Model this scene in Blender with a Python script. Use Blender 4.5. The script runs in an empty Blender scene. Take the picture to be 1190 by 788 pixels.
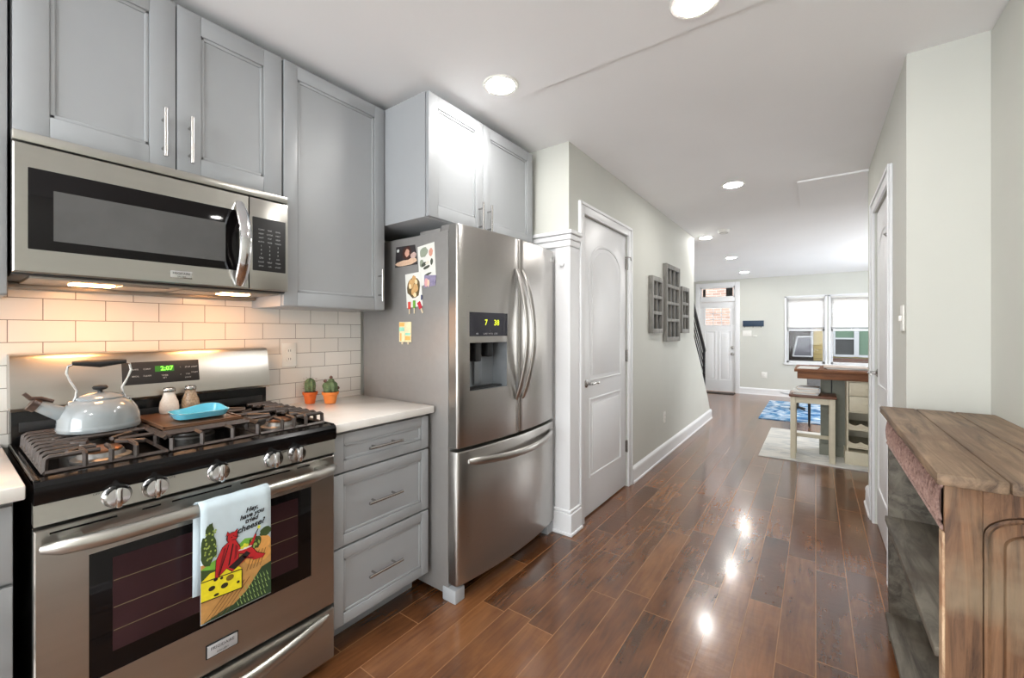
import bpy, bmesh, math, random
from mathutils import Matrix, Vector
C = bpy.context.scene.collection
PI = math.pi
# ---------------------------------------------------------------- camera
cam = bpy.data.cameras.new('camera'); camo = bpy.data.objects.new('camera', cam); C.objects.link(camo)
cam.sensor_width = 36; cam.sensor_fit = 'HORIZONTAL'; cam.lens = 488/1190*36
cam.shift_y = -9/1190; cam.clip_start = 0.02; cam.clip_end = 200
camo.location = (0, 0, 1.27)
camo.rotation_euler = (PI/2, 0, math.atan(353/488))
bpy.context.scene.camera = camo
# ---------------------------------------------------------------- world, daylight, exposure
CAN_POWER = 120      # radiance of the recessed lamps
WORLD = 3.5
w = bpy.data.worlds.new('sky'); bpy.context.scene.world = w; w.use_nodes = True
w.node_tree.nodes['Background'].inputs[0].default_value = (0.92, 0.96, 1.0, 1)
w.node_tree.nodes['Background'].inputs[1].default_value = WORLD
def daylight(name, loc, rot, sx, sy, power, col):
    l = bpy.data.lights.new(name, 'AREA'); l.shape = 'RECTANGLE'; l.size = sx; l.size_y = sy
    l.energy = power; l.color = col
    o = bpy.data.objects.new(name, l); C.objects.link(o); o.location = loc; o.rotation_euler = rot
# fill lamp at an unseen rear opening, tilted up to brighten the ceiling
daylight('rear_fill_daylight', (-0.75, -3.25, 1.35), (PI/2+.65, 0, 0), 2.2, 2.0, 56, (0.97, 0.99, 1.0))
# added fill lamp outside an invented opening in the living room's right wall
daylight('side_fill_daylight', (2.2, 7.4, 1.3), (PI/2+.3, 0, PI/2), 2.4, 1.4, 24, (1.0, 0.99, 0.97))
vs = bpy.context.scene.view_settings
vs.view_transform = 'Standard'; vs.look = 'None'; vs.exposure = 0.82; vs.gamma = 1.0; vs.use_curve_mapping = False

# ================================================================ helpers
def s2l(c):
    return tuple((x/12.92 if x <= .04045 else ((x+.055)/1.055)**2.4) for x in c)
def rgb(r, g, b): return s2l((r/255, g/255, b/255)) + (1,)
MATS = {}
def mat(name, col, rough=.5, metal=0., noise=0., nscale=20., bump=0., bscale=60., stretch=(1,1,1), coat=0., spec=.5, trans=0., alpha=1., emis=None, estr=0., sheen=0., col2=None, rvar=0.):
    if name in MATS: return MATS[name]
    m = bpy.data.materials.new(name); m.use_nodes = True; nt = m.node_tree
    p = nt.nodes['Principled BSDF']
    p.inputs['Base Color'].default_value = col
    p.inputs['Roughness'].default_value = rough; p.inputs['Metallic'].default_value = metal
    p.inputs['Coat Weight'].default_value = coat; p.inputs['Specular IOR Level'].default_value = spec
    p.inputs['Transmission Weight'].default_value = trans
    p.inputs['Sheen Weight'].default_value = sheen
    if emis: p.inputs['Emission Color'].default_value = emis; p.inputs['Emission Strength'].default_value = estr
    tc = nt.nodes.new('ShaderNodeTexCoord'); mp = nt.nodes.new('ShaderNodeMapping'); mp.inputs['Scale'].default_value = stretch
    nt.links.new(tc.outputs['Object'], mp.inputs[0])
    if noise or col2:
        n = nt.nodes.new('ShaderNodeTexNoise'); n.inputs['Scale'].default_value = nscale; n.inputs['Detail'].default_value = 4
        nt.links.new(mp.outputs[0], n.inputs['Vector'])
        r = nt.nodes.new('ShaderNodeValToRGB'); r.color_ramp.elements[0].position = .35; r.color_ramp.elements[1].position = .65
        a = tuple(max(0, x*(1-noise)) for x in col[:3])+(1,); b = col2 if col2 else tuple(min(1, x*(1+noise)) for x in col[:3])+(1,)
        r.color_ramp.elements[0].color = a; r.color_ramp.elements[1].color = b
        nt.links.new(n.outputs['Fac'], r.inputs[0]); nt.links.new(r.outputs[0], p.inputs['Base Color'])
    if rvar:
        n = nt.nodes.new('ShaderNodeTexNoise'); n.inputs['Scale'].default_value = nscale; nt.links.new(mp.outputs[0], n.inputs['Vector'])
        q = nt.nodes.new('ShaderNodeMapRange'); q.inputs['To Min'].default_value = rough-rvar; q.inputs['To Max'].default_value = rough+rvar
        nt.links.new(n.outputs['Fac'], q.inputs[0]); nt.links.new(q.outputs[0], p.inputs['Roughness'])
    if bump:
        n = nt.nodes.new('ShaderNodeTexNoise'); n.inputs['Scale'].default_value = bscale; n.inputs['Detail'].default_value = 3
        nt.links.new(mp.outputs[0], n.inputs['Vector'])
        bp = nt.nodes.new('ShaderNodeBump'); bp.inputs['Strength'].default_value = bump; bp.inputs['Distance'].default_value = .002
        nt.links.new(n.outputs['Fac'], bp.inputs['Height']); nt.links.new(bp.outputs[0], p.inputs['Normal'])
    MATS[name] = m; return m

M_wall = mat('painted_wall', rgb(203,204,197), .75, noise=.012, nscale=3, bump=.05, bscale=250)
M_ceil = mat('ceiling_paint', rgb(243,243,244), .85, noise=.01, nscale=2, bump=.05, bscale=200)
M_white = mat('white_gloss_trim', rgb(229,230,232), .38, noise=.006, nscale=8)
M_cab = mat('grey_cabinet_paint', rgb(158,161,164), .36, noise=.01, nscale=10, bump=.03, bscale=180)
M_dark = mat('dark_recess', rgb(38,38,40), .7, noise=.1)
M_steel = mat('brushed_stainless', rgb(178,175,171), .29, .97, noise=.02, nscale=40, stretch=(1,1,14), bump=.015, bscale=120, rvar=.03)
M_steelh = mat('brushed_stainless_horizontal', rgb(178,176,170), .29, .95, noise=.02, nscale=40, stretch=(1,.07,1), bump=.015, bscale=200, rvar=.03)
M_fside = mat('fridge_side_paint', rgb(146,144,142), .36, .3, noise=.02, nscale=30, bump=.05, bscale=300)
M_chrome = mat('polished_chrome', rgb(215,215,216), .12, 1., noise=.01)
M_nickel = mat('brushed_nickel', rgb(182,180,177), .25, 1., noise=.01)
M_black = mat('black_enamel', rgb(14,14,15), .18, noise=.05, spec=.3)
M_blackm = mat('black_matte', rgb(24,24,25), .5, noise=.08)
M_iron = mat('cast_iron', rgb(70,62,58), .42, .3, noise=.2, nscale=60, bump=.3, bscale=300)
M_glassb = mat('dark_oven_glass', rgb(15,13,14), .06, noise=.05, spec=.22)
M_glassin = mat('oven_inner_glass', rgb(58,38,42), .08, noise=.12, nscale=6, spec=.3)
M_mesh = mat('microwave_screen', rgb(88,88,88), .25, .0, noise=.08, nscale=9, spec=.3)
M_quartz = mat('white_quartz', rgb(226,223,218), .16, noise=.02, nscale=6, col2=rgb(232,230,226), coat=.2)
M_rubber = mat('black_rubber', rgb(28,28,28), .6, noise=.05)
M_blackmetal = mat('black_railing_metal', rgb(28,29,34), .35, .2, noise=.05)
M_green = mat('green_display', rgb(90,220,60), .5, emis=rgb(120,240,60), estr=1.6)
M_yel = mat('yellow_display', rgb(220,230,60), .5, emis=rgb(215,230,50), estr=.55)
M_grey = mat('panel_print_grey', rgb(180,180,182), .5, noise=.02)
M_white_p = mat('white_plastic', rgb(232,231,226), .35, noise=.01)

def frame(kind, d):
    if kind == 'X+': return Matrix(((0,0,1,d),(1,0,0,0),(0,1,0,0),(0,0,0,1)))
    if kind == 'X-': return Matrix(((0,0,-1,d),(1,0,0,0),(0,1,0,0),(0,0,0,1)))
    if kind == 'Y-': return Matrix(((1,0,0,0),(0,0,-1,d),(0,1,0,0),(0,0,0,1)))
    if kind == 'Z+': return Matrix(((1,0,0,0),(0,1,0,0),(0,0,1,d),(0,0,0,1)))

class MB:
    def __init__(s, M=None):
        s.b = bmesh.new(); s.M = M if M is not None else Matrix()
        s.mats = []; s.cur = 0
    def v(s, p): return s.b.verts.new(s.M @ Vector(p))
    def use(s, m):
        if m not in s.mats: s.mats.append(m)
        s.cur = s.mats.index(m); return s
    def f(s, vs, smooth=False):
        try: fc = s.b.faces.new(vs)
        except ValueError: return None
        fc.material_index = s.cur; fc.smooth = smooth; return fc
    def box(s, x0, x1, y0, y1, z0, z1, bev=0, seg=2):
        if x0 > x1: x0, x1 = x1, x0
        if y0 > y1: y0, y1 = y1, y0
        if z0 > z1: z0, z1 = z1, z0
        V = [s.v(p) for p in ((x0,y0,z0),(x1,y0,z0),(x1,y1,z0),(x0,y1,z0),(x0,y0,z1),(x1,y0,z1),(x1,y1,z1),(x0,y1,z1))]
        F = [s.f([V[i] for i in q]) for q in ((3,2,1,0),(4,5,6,7),(0,1,5,4),(1,2,6,5),(2,3,7,6),(3,0,4,7))]
        if bev:
            E = list({e for fc in F for e in fc.edges})
            r = bmesh.ops.bevel(s.b, geom=E, offset=min(bev, .49*min(x1-x0,y1-y0,z1-z0)), segments=seg, profile=.5, affect='EDGES')
            for fc in r['faces']: fc.material_index = s.cur; fc.smooth = True
        return s
    def prism(s, pts, n0, n1, bev=0):
        """polygon in local (u,v) extruded along n"""
        A = [s.v((p[0],p[1],n0)) for p in pts]; B = [s.v((p[0],p[1],n1)) for p in pts]
        k = len(pts); F = [s.f(A[::-1]), s.f(B)]
        for i in range(k): F.append(s.f([A[i],A[(i+1)%k],B[(i+1)%k],B[i]]))
        if bev:
            E = list({e for e in F[1].edges})
            r = bmesh.ops.bevel(s.b, geom=E, offset=bev, segments=2, profile=.5, affect='EDGES')
            for fc in r['faces']: fc.material_index = s.cur
        return s
    def ring(s, o, i, n0, n1):
        (a0,a1,b0,b1), (c0,c1,d0,d1) = o, i
        O = [(a0,b0),(a1,b0),(a1,b1),(a0,b1)]; I = [(c0,d0),(c1,d0),(c1,d1),(c0,d1)]; e = .003
        V = lambda P, n, k=0: [s.v((p[0]+(k if p[0] == min(q[0] for q in P) else -k), p[1]+(k if p[1] == min(q[1] for q in P) else -k), n)) for p in P]
        Ob, Om, Of, If, Ib = V(O,n0), V(O,n1-e), V(O,n1,e), V(I,n1), V(I,n0)
        for A, B in ((Ob,Om),(Om,Of),(Of,If),(If,Ib),(Ib,Ob)):
            for j in range(4): s.f([A[j],A[(j+1)%4],B[(j+1)%4],B[j]])
        return s
    def flat(s, pts, n):
        s.f([s.v((p[0],p[1],n)) for p in pts]); return s
    def tube(s, path, r, n=10, closed=False, flat=(1,1), up=None, cap=True):
        P = [Vector(p) for p in path]; k = len(P); rings = []
        rr = r if isinstance(r, (list,tuple)) else [r]*k
        ref = Vector(up) if up else None
        pn = None
        for i in range(k):
            if closed: t = P[(i+1)%k]-P[i-1]
            else: t = P[min(i+1,k-1)]-P[max(i-1,0)]
            t.normalize()
            if ref is not None: a = ref - t*ref.dot(t)
            elif pn is None:
                q = Vector((0,0,1)) if abs(t.z) < .9 else Vector((1,0,0)); a = q - t*q.dot(t)
            else: a = pn - t*pn.dot(t)
            if a.length < 1e-6: a = Vector((1,0,0)) - t*t.x
            a.normalize(); pn = a; c = t.cross(a)
            rings.append([s.v(P[i] + a*(math.cos(2*PI*j/n)*rr[i]*flat[0]) + c*(math.sin(2*PI*j/n)*rr[i]*flat[1])) for j in range(n)])
        for i in range(k if closed else k-1):
            A, B = rings[i], rings[(i+1)%k]
            for j in range(n): s.f([A[j],A[(j+1)%n],B[(j+1)%n],B[j]], True)
        if not closed and cap: s.f(rings[0][::-1]); s.f(rings[-1])
        return s
    def cyl(s, p, q, r, n=16, r2=None):
        return s.tube([p, q], [r, r if r2 is None else r2], n)
    def lathe(s, prof, c=(0,0,0), axis='z', n=28, sc=(1,1)):
        rings = []
        for (r, h) in prof:
            R = []
            for j in range(n):
                a = 2*PI*j/n; x, y = r*math.cos(a)*sc[0], r*math.sin(a)*sc[1]
                p = {'z': (x,y,h), 'x': (h,x,y), 'y': (x,h,y)}[axis]
                R.append(s.v((c[0]+p[0], c[1]+p[1], c[2]+p[2])))
            rings.append(R)
        for A, B in zip(rings, rings[1:]):
            for j in range(n): s.f([A[j],A[(j+1)%n],B[(j+1)%n],B[j]], True)
        s.f(rings[0][::-1]); s.f(rings[-1]); return s
    def text(s, txt, size, u, v, n=0, align='CENTER', rot=0, shear=0, bold=0):
        cu = bpy.data.curves.new('t', 'FONT'); cu.body = txt; cu.size = size; cu.align_x = align; cu.align_y = 'CENTER'
        cu.shear = shear; cu.offset = bold; cu.resolution_u = 2
        o = bpy.data.objects.new('t', cu); C.objects.link(o)
        bpy.context.view_layer.update()
        me = bpy.data.meshes.new_from_object(o.evaluated_get(bpy.context.evaluated_depsgraph_get()))
        R = s.M @ Matrix.Translation((u,v,n)) @ Matrix.Rotation(rot, 4, 'Z')
        vs_ = [s.b.verts.new(R @ p.co) for p in me.vertices]
        for pl in me.polygons: s.f([vs_[i] for i in pl.vertices])
        bpy.data.objects.remove(o); bpy.data.curves.remove(cu); bpy.data.meshes.remove(me); return s
    def build(s, name, m=None, parent=None, smooth=35, recalc=True, **tags):
        if m is not None and not s.mats: s.mats = [m]
        elif m is not None: s.mats[0:0] = []
        if recalc: bmesh.ops.recalc_face_normals(s.b, faces=s.b.faces[:])
        me = bpy.data.meshes.new(name)
        org = Vector((0,0,0))
        if parent is not None:
            q = parent
            while q is not None: org += Vector(q.location); q = q.parent
        elif s.b.verts:
            xs = [v.co for v in s.b.verts]
            org = Vector(((min(c.x for c in xs)+max(c.x for c in xs))/2, (min(c.y for c in xs)+max(c.y for c in xs))/2, min(c.z for c in xs)))
            if tags.get('kind'): org = Vector((0,0,0))
        for v in s.b.verts: v.co -= org
        s.b.to_mesh(me); s.b.free()
        for mm in s.mats: me.materials.append(mm)
        if smooth:
            for p in me.polygons: p.use_smooth = True
            me.set_sharp_from_angle(angle=math.radians(smooth))
        o = bpy.data.objects.new(name, me); C.objects.link(o)
        if parent is not None: o.parent = parent
        else: o.location = org
        for k, v in tags.items(): o[k] = v
        return o

def thing(name, label, cat, loc, group=None):
    o = bpy.data.objects.new(name, None); C.objects.link(o); o.location = loc; o.empty_display_size = .05
    o['label'] = label; o['category'] = cat
    if group: o['group'] = group
    return o
def sthing(name, loc):
    o = bpy.data.objects.new(name, None); C.objects.link(o); o.location = loc; o.empty_display_size = .05; o['kind'] = 'structure'
    return o
def copy_tree(o, parent=None):
    c = o.copy(); C.objects.link(c)
    if parent is not None: c.parent = parent
    for ch in list(o.children): copy_tree(ch, c)
    return c
def struct(name, mb, m): return mb.build(name, m, kind='structure', smooth=0)

# ---------------------------------------------------------------- special materials
def wood_floor():
    m = bpy.data.materials.new('hand_scraped_floorboards'); m.use_nodes = True; nt = m.node_tree; N = nt.nodes; L = nt.links
    p = N['Principled BSDF']; tc = N.new('ShaderNodeTexCoord')
    sx = N.new('ShaderNodeSeparateXYZ'); L.new(tc.outputs['Object'], sx.inputs[0])
    cb = N.new('ShaderNodeCombineXYZ'); L.new(sx.outputs['Y'], cb.inputs['X']); L.new(sx.outputs['X'], cb.inputs['Y'])
    def brick(off):
        br = N.new('ShaderNodeTexBrick'); br.offset = .37; br.offset_frequency = 3; br.squash = .8; br.squash_frequency = 2
        br.inputs['Scale'].default_value = 1; br.inputs['Brick Width'].default_value = .95; br.inputs['Row Height'].default_value = .127
        br.inputs['Mortar Size'].default_value = off; br.inputs['Mortar Smooth'].default_value = .35; br.inputs['Bias'].default_value = 0
        br.inputs['Color1'].default_value = (0,0,0,1); br.inputs['Color2'].default_value = (1,1,1,1); br.inputs['Mortar'].default_value = (.3,.3,.3,1)
        L.new(cb.outputs[0], br.inputs['Vector']); return br
    b1 = brick(.0024); 
    # per-board shift of the grain
    ad = N.new('ShaderNodeVectorMath'); ad.operation = 'MULTIPLY_ADD'
    L.new(b1.outputs['Color'], ad.inputs[0]); ad.inputs[1].default_value = (13,7,5); L.new(tc.outputs['Object'], ad.inputs[2])
    mp = N.new('ShaderNodeMapping'); mp.inputs['Scale'].default_value = (14, 1.6, 1); L.new(ad.outputs[0], mp.inputs[0])
    g = N.new('ShaderNodeTexNoise'); g.inputs['Scale'].default_value = 2.2; g.inputs['Detail'].default_value = 8; g.inputs['Roughness'].default_value = .6; g.inputs['Distortion'].default_value = 1.2
    L.new(mp.outputs[0], g.inputs['Vector'])
    mp2 = N.new('ShaderNodeMapping'); mp2.inputs['Scale'].default_value = (5, 2.2, 1); L.new(ad.outputs[0], mp2.inputs[0])
    g2 = N.new('ShaderNodeTexNoise'); g2.inputs['Scale'].default_value = 1.6; g2.inputs['Detail'].default_value = 3; L.new(mp2.outputs[0], g2.inputs['Vector'])
    def math_(op, a, b):
        q = N.new('ShaderNodeMath'); q.operation = op
        for i, x in enumerate((a, b)):
            if isinstance(x, (int,float)): q.inputs[i].default_value = x
            else: L.new(x, q.inputs[i])
        return q.outputs[0]
    t = math_('ADD', math_('MULTIPLY', b1.outputs['Color'], .24), math_('MULTIPLY', g.outputs['Fac'], .42))
    t = math_('ADD', t, math_('MULTIPLY', g2.outputs['Fac'], .44))
    r = N.new('ShaderNodeValToRGB'); r.color_ramp.elements[0].position = .28; r.color_ramp.elements[0].color = rgb(46,26,15)
    r.color_ramp.elements[1].position = .85; r.color_ramp.elements[1].color = rgb(150,100,60)
    e = r.color_ramp.elements.new(.55); e.color = rgb(106,66,38)
    L.new(t, r.inputs[0])
    mx = N.new('ShaderNodeMix'); mx.data_type = 'RGBA'; L.new(b1.outputs['Fac'], mx.inputs[0]); L.new(r.outputs[0], mx.inputs[6]); mx.inputs[7].default_value = rgb(156,110,70)  # joints coloured light tan to hold the highlights of the board bevels
    L.new(mx.outputs[2], p.inputs['Base Color'])
    mp3 = N.new('ShaderNodeMapping'); mp3.inputs['Scale'].default_value = (4, 14, 1); L.new(ad.outputs[0], mp3.inputs[0])
    sc = N.new('ShaderNodeTexNoise'); sc.inputs['Scale'].default_value = 2.6; sc.inputs['Detail'].default_value = 1.5; L.new(mp3.outputs[0], sc.inputs['Vector'])
    h = math_('MULTIPLY', sc.outputs['Fac'], 1.0)
    h = math_('SUBTRACT', h, math_('MULTIPLY', b1.outputs['Fac'], 1.0))
    bp = N.new('ShaderNodeBump'); bp.inputs['Strength'].default_value = .6; bp.inputs['Distance'].default_value = .0017; L.new(h, bp.inputs['Height'])
    L.new(bp.outputs[0], p.inputs['Normal'])
    p.inputs['Roughness'].default_value = .24; p.inputs['Specular IOR Level'].default_value = .6
    p.inputs['Coat Weight'].default_value = .5; p.inputs['Coat Roughness'].default_value = .12
    return m
def tile_mat():
    m = bpy.data.materials.new('white_subway_tile'); m.use_nodes = True; nt = m.node_tree; N = nt.nodes; L = nt.links
    p = N['Principled BSDF']; tc = N.new('ShaderNodeTexCoord')
    sx = N.new('ShaderNodeSeparateXYZ'); L.new(tc.outputs['Object'], sx.inputs[0])
    a = N.new('ShaderNodeMath'); a.operation = 'ADD'; L.new(sx.outputs['Y'], a.inputs[0]); a.inputs[1].default_value = 3.04 - .141
    z = N.new('ShaderNodeMath'); z.operation = 'ADD'; L.new(sx.outputs['Z'], z.inputs[0]); z.inputs[1].default_value = -.914 - .0725 + .0725*2 + .0725*10 - .03
    cb = N.new('ShaderNodeCombineXYZ'); L.new(a.outputs[0], cb.inputs['X']); L.new(z.outputs[0], cb.inputs['Y'])
    br = N.new('ShaderNodeTexBrick'); br.inputs['Scale'].default_value = 1; br.inputs['Brick Width'].default_value = .152; br.inputs['Row Height'].default_value = .0725
    br.inputs['Mortar Size'].default_value = .0013; br.inputs['Mortar Smooth'].default_value = .3
    br.inputs['Color1'].default_value = rgb(226,221,214); br.inputs['Color2'].default_value = rgb(218,214,208); br.inputs['Mortar'].default_value = rgb(132,124,116)
    L.new(cb.outputs[0], br.inputs['Vector']); L.new(br.outputs['Color'], p.inputs['Base Color'])
    bp = N.new('ShaderNodeBump'); bp.invert = True; bp.inputs['Strength'].default_value = .7; bp.inputs['Distance'].default_value = .0015
    L.new(br.outputs['Fac'], bp.inputs['Height']); L.new(bp.outputs[0], p.inputs['Normal'])
    p.inputs['Roughness'].default_value = .2
    return m
def weathered(name, c1, c2, c3, sc=(30,3,30), bump=.6):
    m = bpy.data.materials.new(name); m.use_nodes = True; nt = m.node_tree; N = nt.nodes; L = nt.links
    p = N['Principled BSDF']; tc = N.new('ShaderNodeTexCoord'); mp = N.new('ShaderNodeMapping'); mp.inputs['Scale'].default_value = sc
    L.new(tc.outputs['Object'], mp.inputs[0])
    g = N.new('ShaderNodeTexNoise'); g.inputs['Scale'].default_value = 1.; g.inputs['Detail'].default_value = 9; g.inputs['Roughness'].default_value = .68; g.inputs['Distortion'].default_value = .8; L.new(mp.outputs[0], g.inputs['Vector'])
    g2 = N.new('ShaderNodeTexNoise'); g2.inputs['Scale'].default_value = 6; g2.inputs['Detail'].default_value = 4; L.new(tc.outputs['Object'], g2.inputs['Vector'])
    r = N.new('ShaderNodeValToRGB'); r.color_ramp.elements[0].position = .32; r.color_ramp.elements[0].color = c1; r.color_ramp.elements[1].position = .62; r.color_ramp.elements[1].color = c2
    L.new(g.outputs['Fac'], r.inputs[0])
    q = N.new('ShaderNodeMapRange'); q.inputs['From Min'].default_value = .48; q.inputs['From Max'].default_value = .68; q.inputs['To Max'].default_value = .75; L.new(g2.outputs['Fac'], q.inputs[0])
    mx = N.new('ShaderNodeMix'); mx.data_type = 'RGBA'; L.new(q.outputs[0], mx.inputs[0]); L.new(r.outputs[0], mx.inputs[6]); mx.inputs[7].default_value = c3
    L.new(mx.outputs[2], p.inputs['Base Color'])
    bp = N.new('ShaderNodeBump'); bp.inputs['Strength'].default_value = bump; bp.inputs['Distance'].default_value = .004; L.new(g.outputs['Fac'], bp.inputs['Height']); L.new(bp.outputs[0], p.inputs['Normal'])
    p.inputs['Roughness'].default_value = .62; return m
def striped(name, c1, c2, scale, axis='Z', rough=.7, gap=.06):
    m = bpy.data.materials.new(name); m.use_nodes = True; nt = m.node_tree; N = nt.nodes; L = nt.links
    p = N['Principled BSDF']; tc = N.new('ShaderNodeTexCoord'); sx = N.new('ShaderNodeSeparateXYZ'); L.new(tc.outputs['Object'], sx.inputs[0])
    a = N.new('ShaderNodeMath'); a.operation = 'MULTIPLY'; a.inputs[1].default_value = scale; L.new(sx.outputs[axis], a.inputs[0])
    f = N.new('ShaderNodeMath'); f.operation = 'FRACT'; L.new(a.outputs[0], f.inputs[0])
    g = N.new('ShaderNodeMath'); g.operation = 'LESS_THAN'; g.inputs[1].default_value = gap; L.new(f.outputs[0], g.inputs[0])
    mx = N.new('ShaderNodeMix'); mx.data_type = 'RGBA'; L.new(g.outputs[0], mx.inputs[0]); mx.inputs[6].default_value = c1; mx.inputs[7].default_value = c2
    L.new(mx.outputs[2], p.inputs['Base Color']); p.inputs['Roughness'].default_value = rough; return m
def brick_mat(name, c1, c2, c3, bw=.22, rh=.075):
    m = bpy.data.materials.new(name); m.use_nodes = True; nt = m.node_tree; N = nt.nodes; L = nt.links
    p = N['Principled BSDF']; tc = N.new('ShaderNodeTexCoord'); sx = N.new('ShaderNodeSeparateXYZ'); L.new(tc.outputs['Object'], sx.inputs[0])
    cb = N.new('ShaderNodeCombineXYZ'); L.new(sx.outputs['X'], cb.inputs['X']); L.new(sx.outputs['Z'], cb.inputs['Y'])
    br = N.new('ShaderNodeTexBrick'); br.inputs['Scale'].default_value = 1; br.inputs['Brick Width'].default_value = bw; br.inputs['Row Height'].default_value = rh
    br.inputs['Mortar Size'].default_value = .008; br.inputs['Color1'].default_value = c1; br.inputs['Color2'].default_value = c2; br.inputs['Mortar'].default_value = c3
    L.new(cb.outputs[0], br.inputs['Vector']); L.new(br.outputs['Color'], p.inputs['Base Color']); p.inputs['Roughness'].default_value = .8; return m
def glass_mat():
    m = bpy.data.materials.new('window_glass'); m.use_nodes = True; nt = m.node_tree; N = nt.nodes; L = nt.links
    N.remove(N['Principled BSDF']); out = N['Material Output']
    t = N.new('ShaderNodeBsdfTransparent'); g = N.new('ShaderNodeBsdfGlossy'); g.inputs['Roughness'].default_value = .02
    fr = N.new('ShaderNodeFresnel'); fr.inputs[0].default_value = 1.22; mx = N.new('ShaderNodeMixShader')
    L.new(fr.outputs[0], mx.inputs[0]); L.new(t.outputs[0], mx.inputs[1]); L.new(g.outputs[0], mx.inputs[2]); L.new(mx.outputs[0], out.inputs[0]); return m
def shade_mat():
    m = bpy.data.materials.new('cellular_shade_fabric'); m.use_nodes = True; nt = m.node_tree; N = nt.nodes; L = nt.links
    N.remove(N['Principled BSDF']); out = N['Material Output']
    t = N.new('ShaderNodeBsdfTranslucent'); g = N.new('ShaderNodeBsdfDiffuse'); mx = N.new('ShaderNodeMixShader'); mx.inputs[0].default_value = .2
    t.inputs[0].default_value = (.97,.97,.97,1); g.inputs[0].default_value = (.9,.9,.9,1)
    L.new(t.outputs[0], mx.inputs[1]); L.new(g.outputs[0], mx.inputs[2]); L.new(mx.outputs[0], out.inputs[0]); return m
def rug_mat(name, c1, c2, c3, sc=5.):
    m = bpy.data.materials.new(name); m.use_nodes = True; nt = m.node_tree; N = nt.nodes; L = nt.links
    p = N['Principled BSDF']; tc = N.new('ShaderNodeTexCoord'); mp = N.new('ShaderNodeMapping'); mp.inputs['Scale'].default_value = (1,2.2,1); L.new(tc.outputs['Object'], mp.inputs[0])
    g = N.new('ShaderNodeTexNoise'); g.inputs['Scale'].default_value = sc; g.inputs['Detail'].default_value = 6; g.inputs['Distortion'].default_value = 2.5; L.new(mp.outputs[0], g.inputs['Vector'])
    r = N.new('ShaderNodeValToRGB'); r.color_ramp.elements[0].position = .36; r.color_ramp.elements[0].color = c1; r.color_ramp.elements[1].position = .62; r.color_ramp.elements[1].color = c3
    e = r.color_ramp.elements.new(.49); e.color = c2; L.new(g.outputs['Fac'], r.inputs[0]); L.new(r.outputs[0], p.inputs['Base Color']); p.inputs['Roughness'].default_value = .9; return m
M_floor = wood_floor(); M_tile = tile_mat(); M_glass = glass_mat(); M_shade = shade_mat()
M_siding = striped('yellow_clapboard', rgb(138,122,78), rgb(74,62,38), 8.5)
M_gshade = striped('green_slat_blind', rgb(64,84,69), rgb(46,62,50), 12)
M_brick = brick_mat('pink_facade_brick', rgb(134,112,98), rgb(118,92,80), rgb(146,140,134))
M_brick2 = brick_mat('red_porch_brick', rgb(78,50,38), rgb(64,40,30), rgb(78,72,66))

# ================================================================ room shell
HC = 2.458       # hall ceiling
KC = 2.452        # kitchen ceiling
YF = 9.7
fl = MB(); fl.box(-2.3, 2.1, -3.2, YF+.15, -.08, 0); struct('floor', fl, M_floor)
ck = MB(); ck.box(-2.3, 2.1, -3.2, 1.745, KC, KC+.12); struct('ceiling', ck, M_ceil)
ch = MB()
pr = [(-2.3,1.745,HC),(2.1,1.745,HC),(2.1,5.7,HC),(-2.3,5.7,HC),(-2.3,YF+.15,2.335),(2.1,YF+.15,2.335)]
V = [ch.v(p) for p in pr]; U = [ch.v((p[0],p[1],KC+.12)) for p in pr]
ch.f([V[0],V[3],V[2],V[1]]); ch.f([V[3],V[4],V[5],V[2]]); ch.f([U[0],U[1],U[2],U[3]]); ch.f([U[3],U[2],U[5],U[4]])
ch.f([V[0],V[1],U[1],U[0]]); ch.f([V[4],U[4],U[5],V[5]]); ch.f([V[1],V[2],U[2],U[1]]); ch.f([V[2],V[5],U[5],U[2]]); ch.f([V[0],U[0],U[3],V[3]]); ch.f([V[3],U[3],U[4],V[4]])
struct('ceiling', ch, M_ceil)
bh = MB(); bh.box(-.12, .34, 4.02, 4.85, HC-.014, HC+.002, .003); struct('trim_1', bh, M_ceil)     # shallow dropped panel under the ceiling
wl = MB(); wl.box(-2.25, -2.088, -3.2, 2.36, 0, KC); struct('wall_left', wl, M_wall)
sp = MB(); sp.box(-2.088, -2.080, -1.3, 1.42, .90, 1.44); struct('trim_2', sp, M_tile)            # tiled backsplash
rt = MB(); rt.box(-2.25, -1.25, 2.335, 2.4301, 1.88, 2.47); rt.use(M_white); rt.box(-2.25, -1.262, 2.342, 2.43, 0, 1.88)
rt.mats = [M_wall, M_white] if rt.mats == [M_white] else rt.mats
for fc in rt.b.faces:
    c = fc.calc_center_median(); fc.material_index = 0 if c.z > 1.885 else 1
rt.build('wall_left', None, kind='structure', smooth=0)
hw = MB(frame('X+', -1.35))       # hall wall with the door opening and the sloped stair end
hw.box(2.43, 2.525, 1.88, 2.47, 0, .1); hw.box(2.525, 3.345, 2.05, 2.47, 0, .1)
hw.prism([(3.345,0),(6.72,0),(6.72,.03),(6.50,.33),(5.66,1.20),(5.66,2.47),(3.345,2.47)], 0, .1)
struct('wall_left', hw, M_wall)
hw2 = MB(frame('X+', -1.35)); hw2.box(2.43, 2.525, 0, 1.88, 0, .1); struct('wall_left', hw2, M_white)
ll = MB(); ll.box(-2.3, -2.2, 2.43, YF+.1, 0, 2.47); struct('wall_left', ll, M_wall)
cr = MB(); cr.box(.56, .7, -3.2, 2.46, 0, KC); struct('wall_right', cr, M_wall)
cc = MB(); cc.box(.315, 2.1, 2.45, 2.55, 0, HC+.01); cc.box(.315, .415, 2.55, 2.905, 0, HC+.01); cc.box(.315, .415, 3.65, 4.06, 0, HC+.01)
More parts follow.
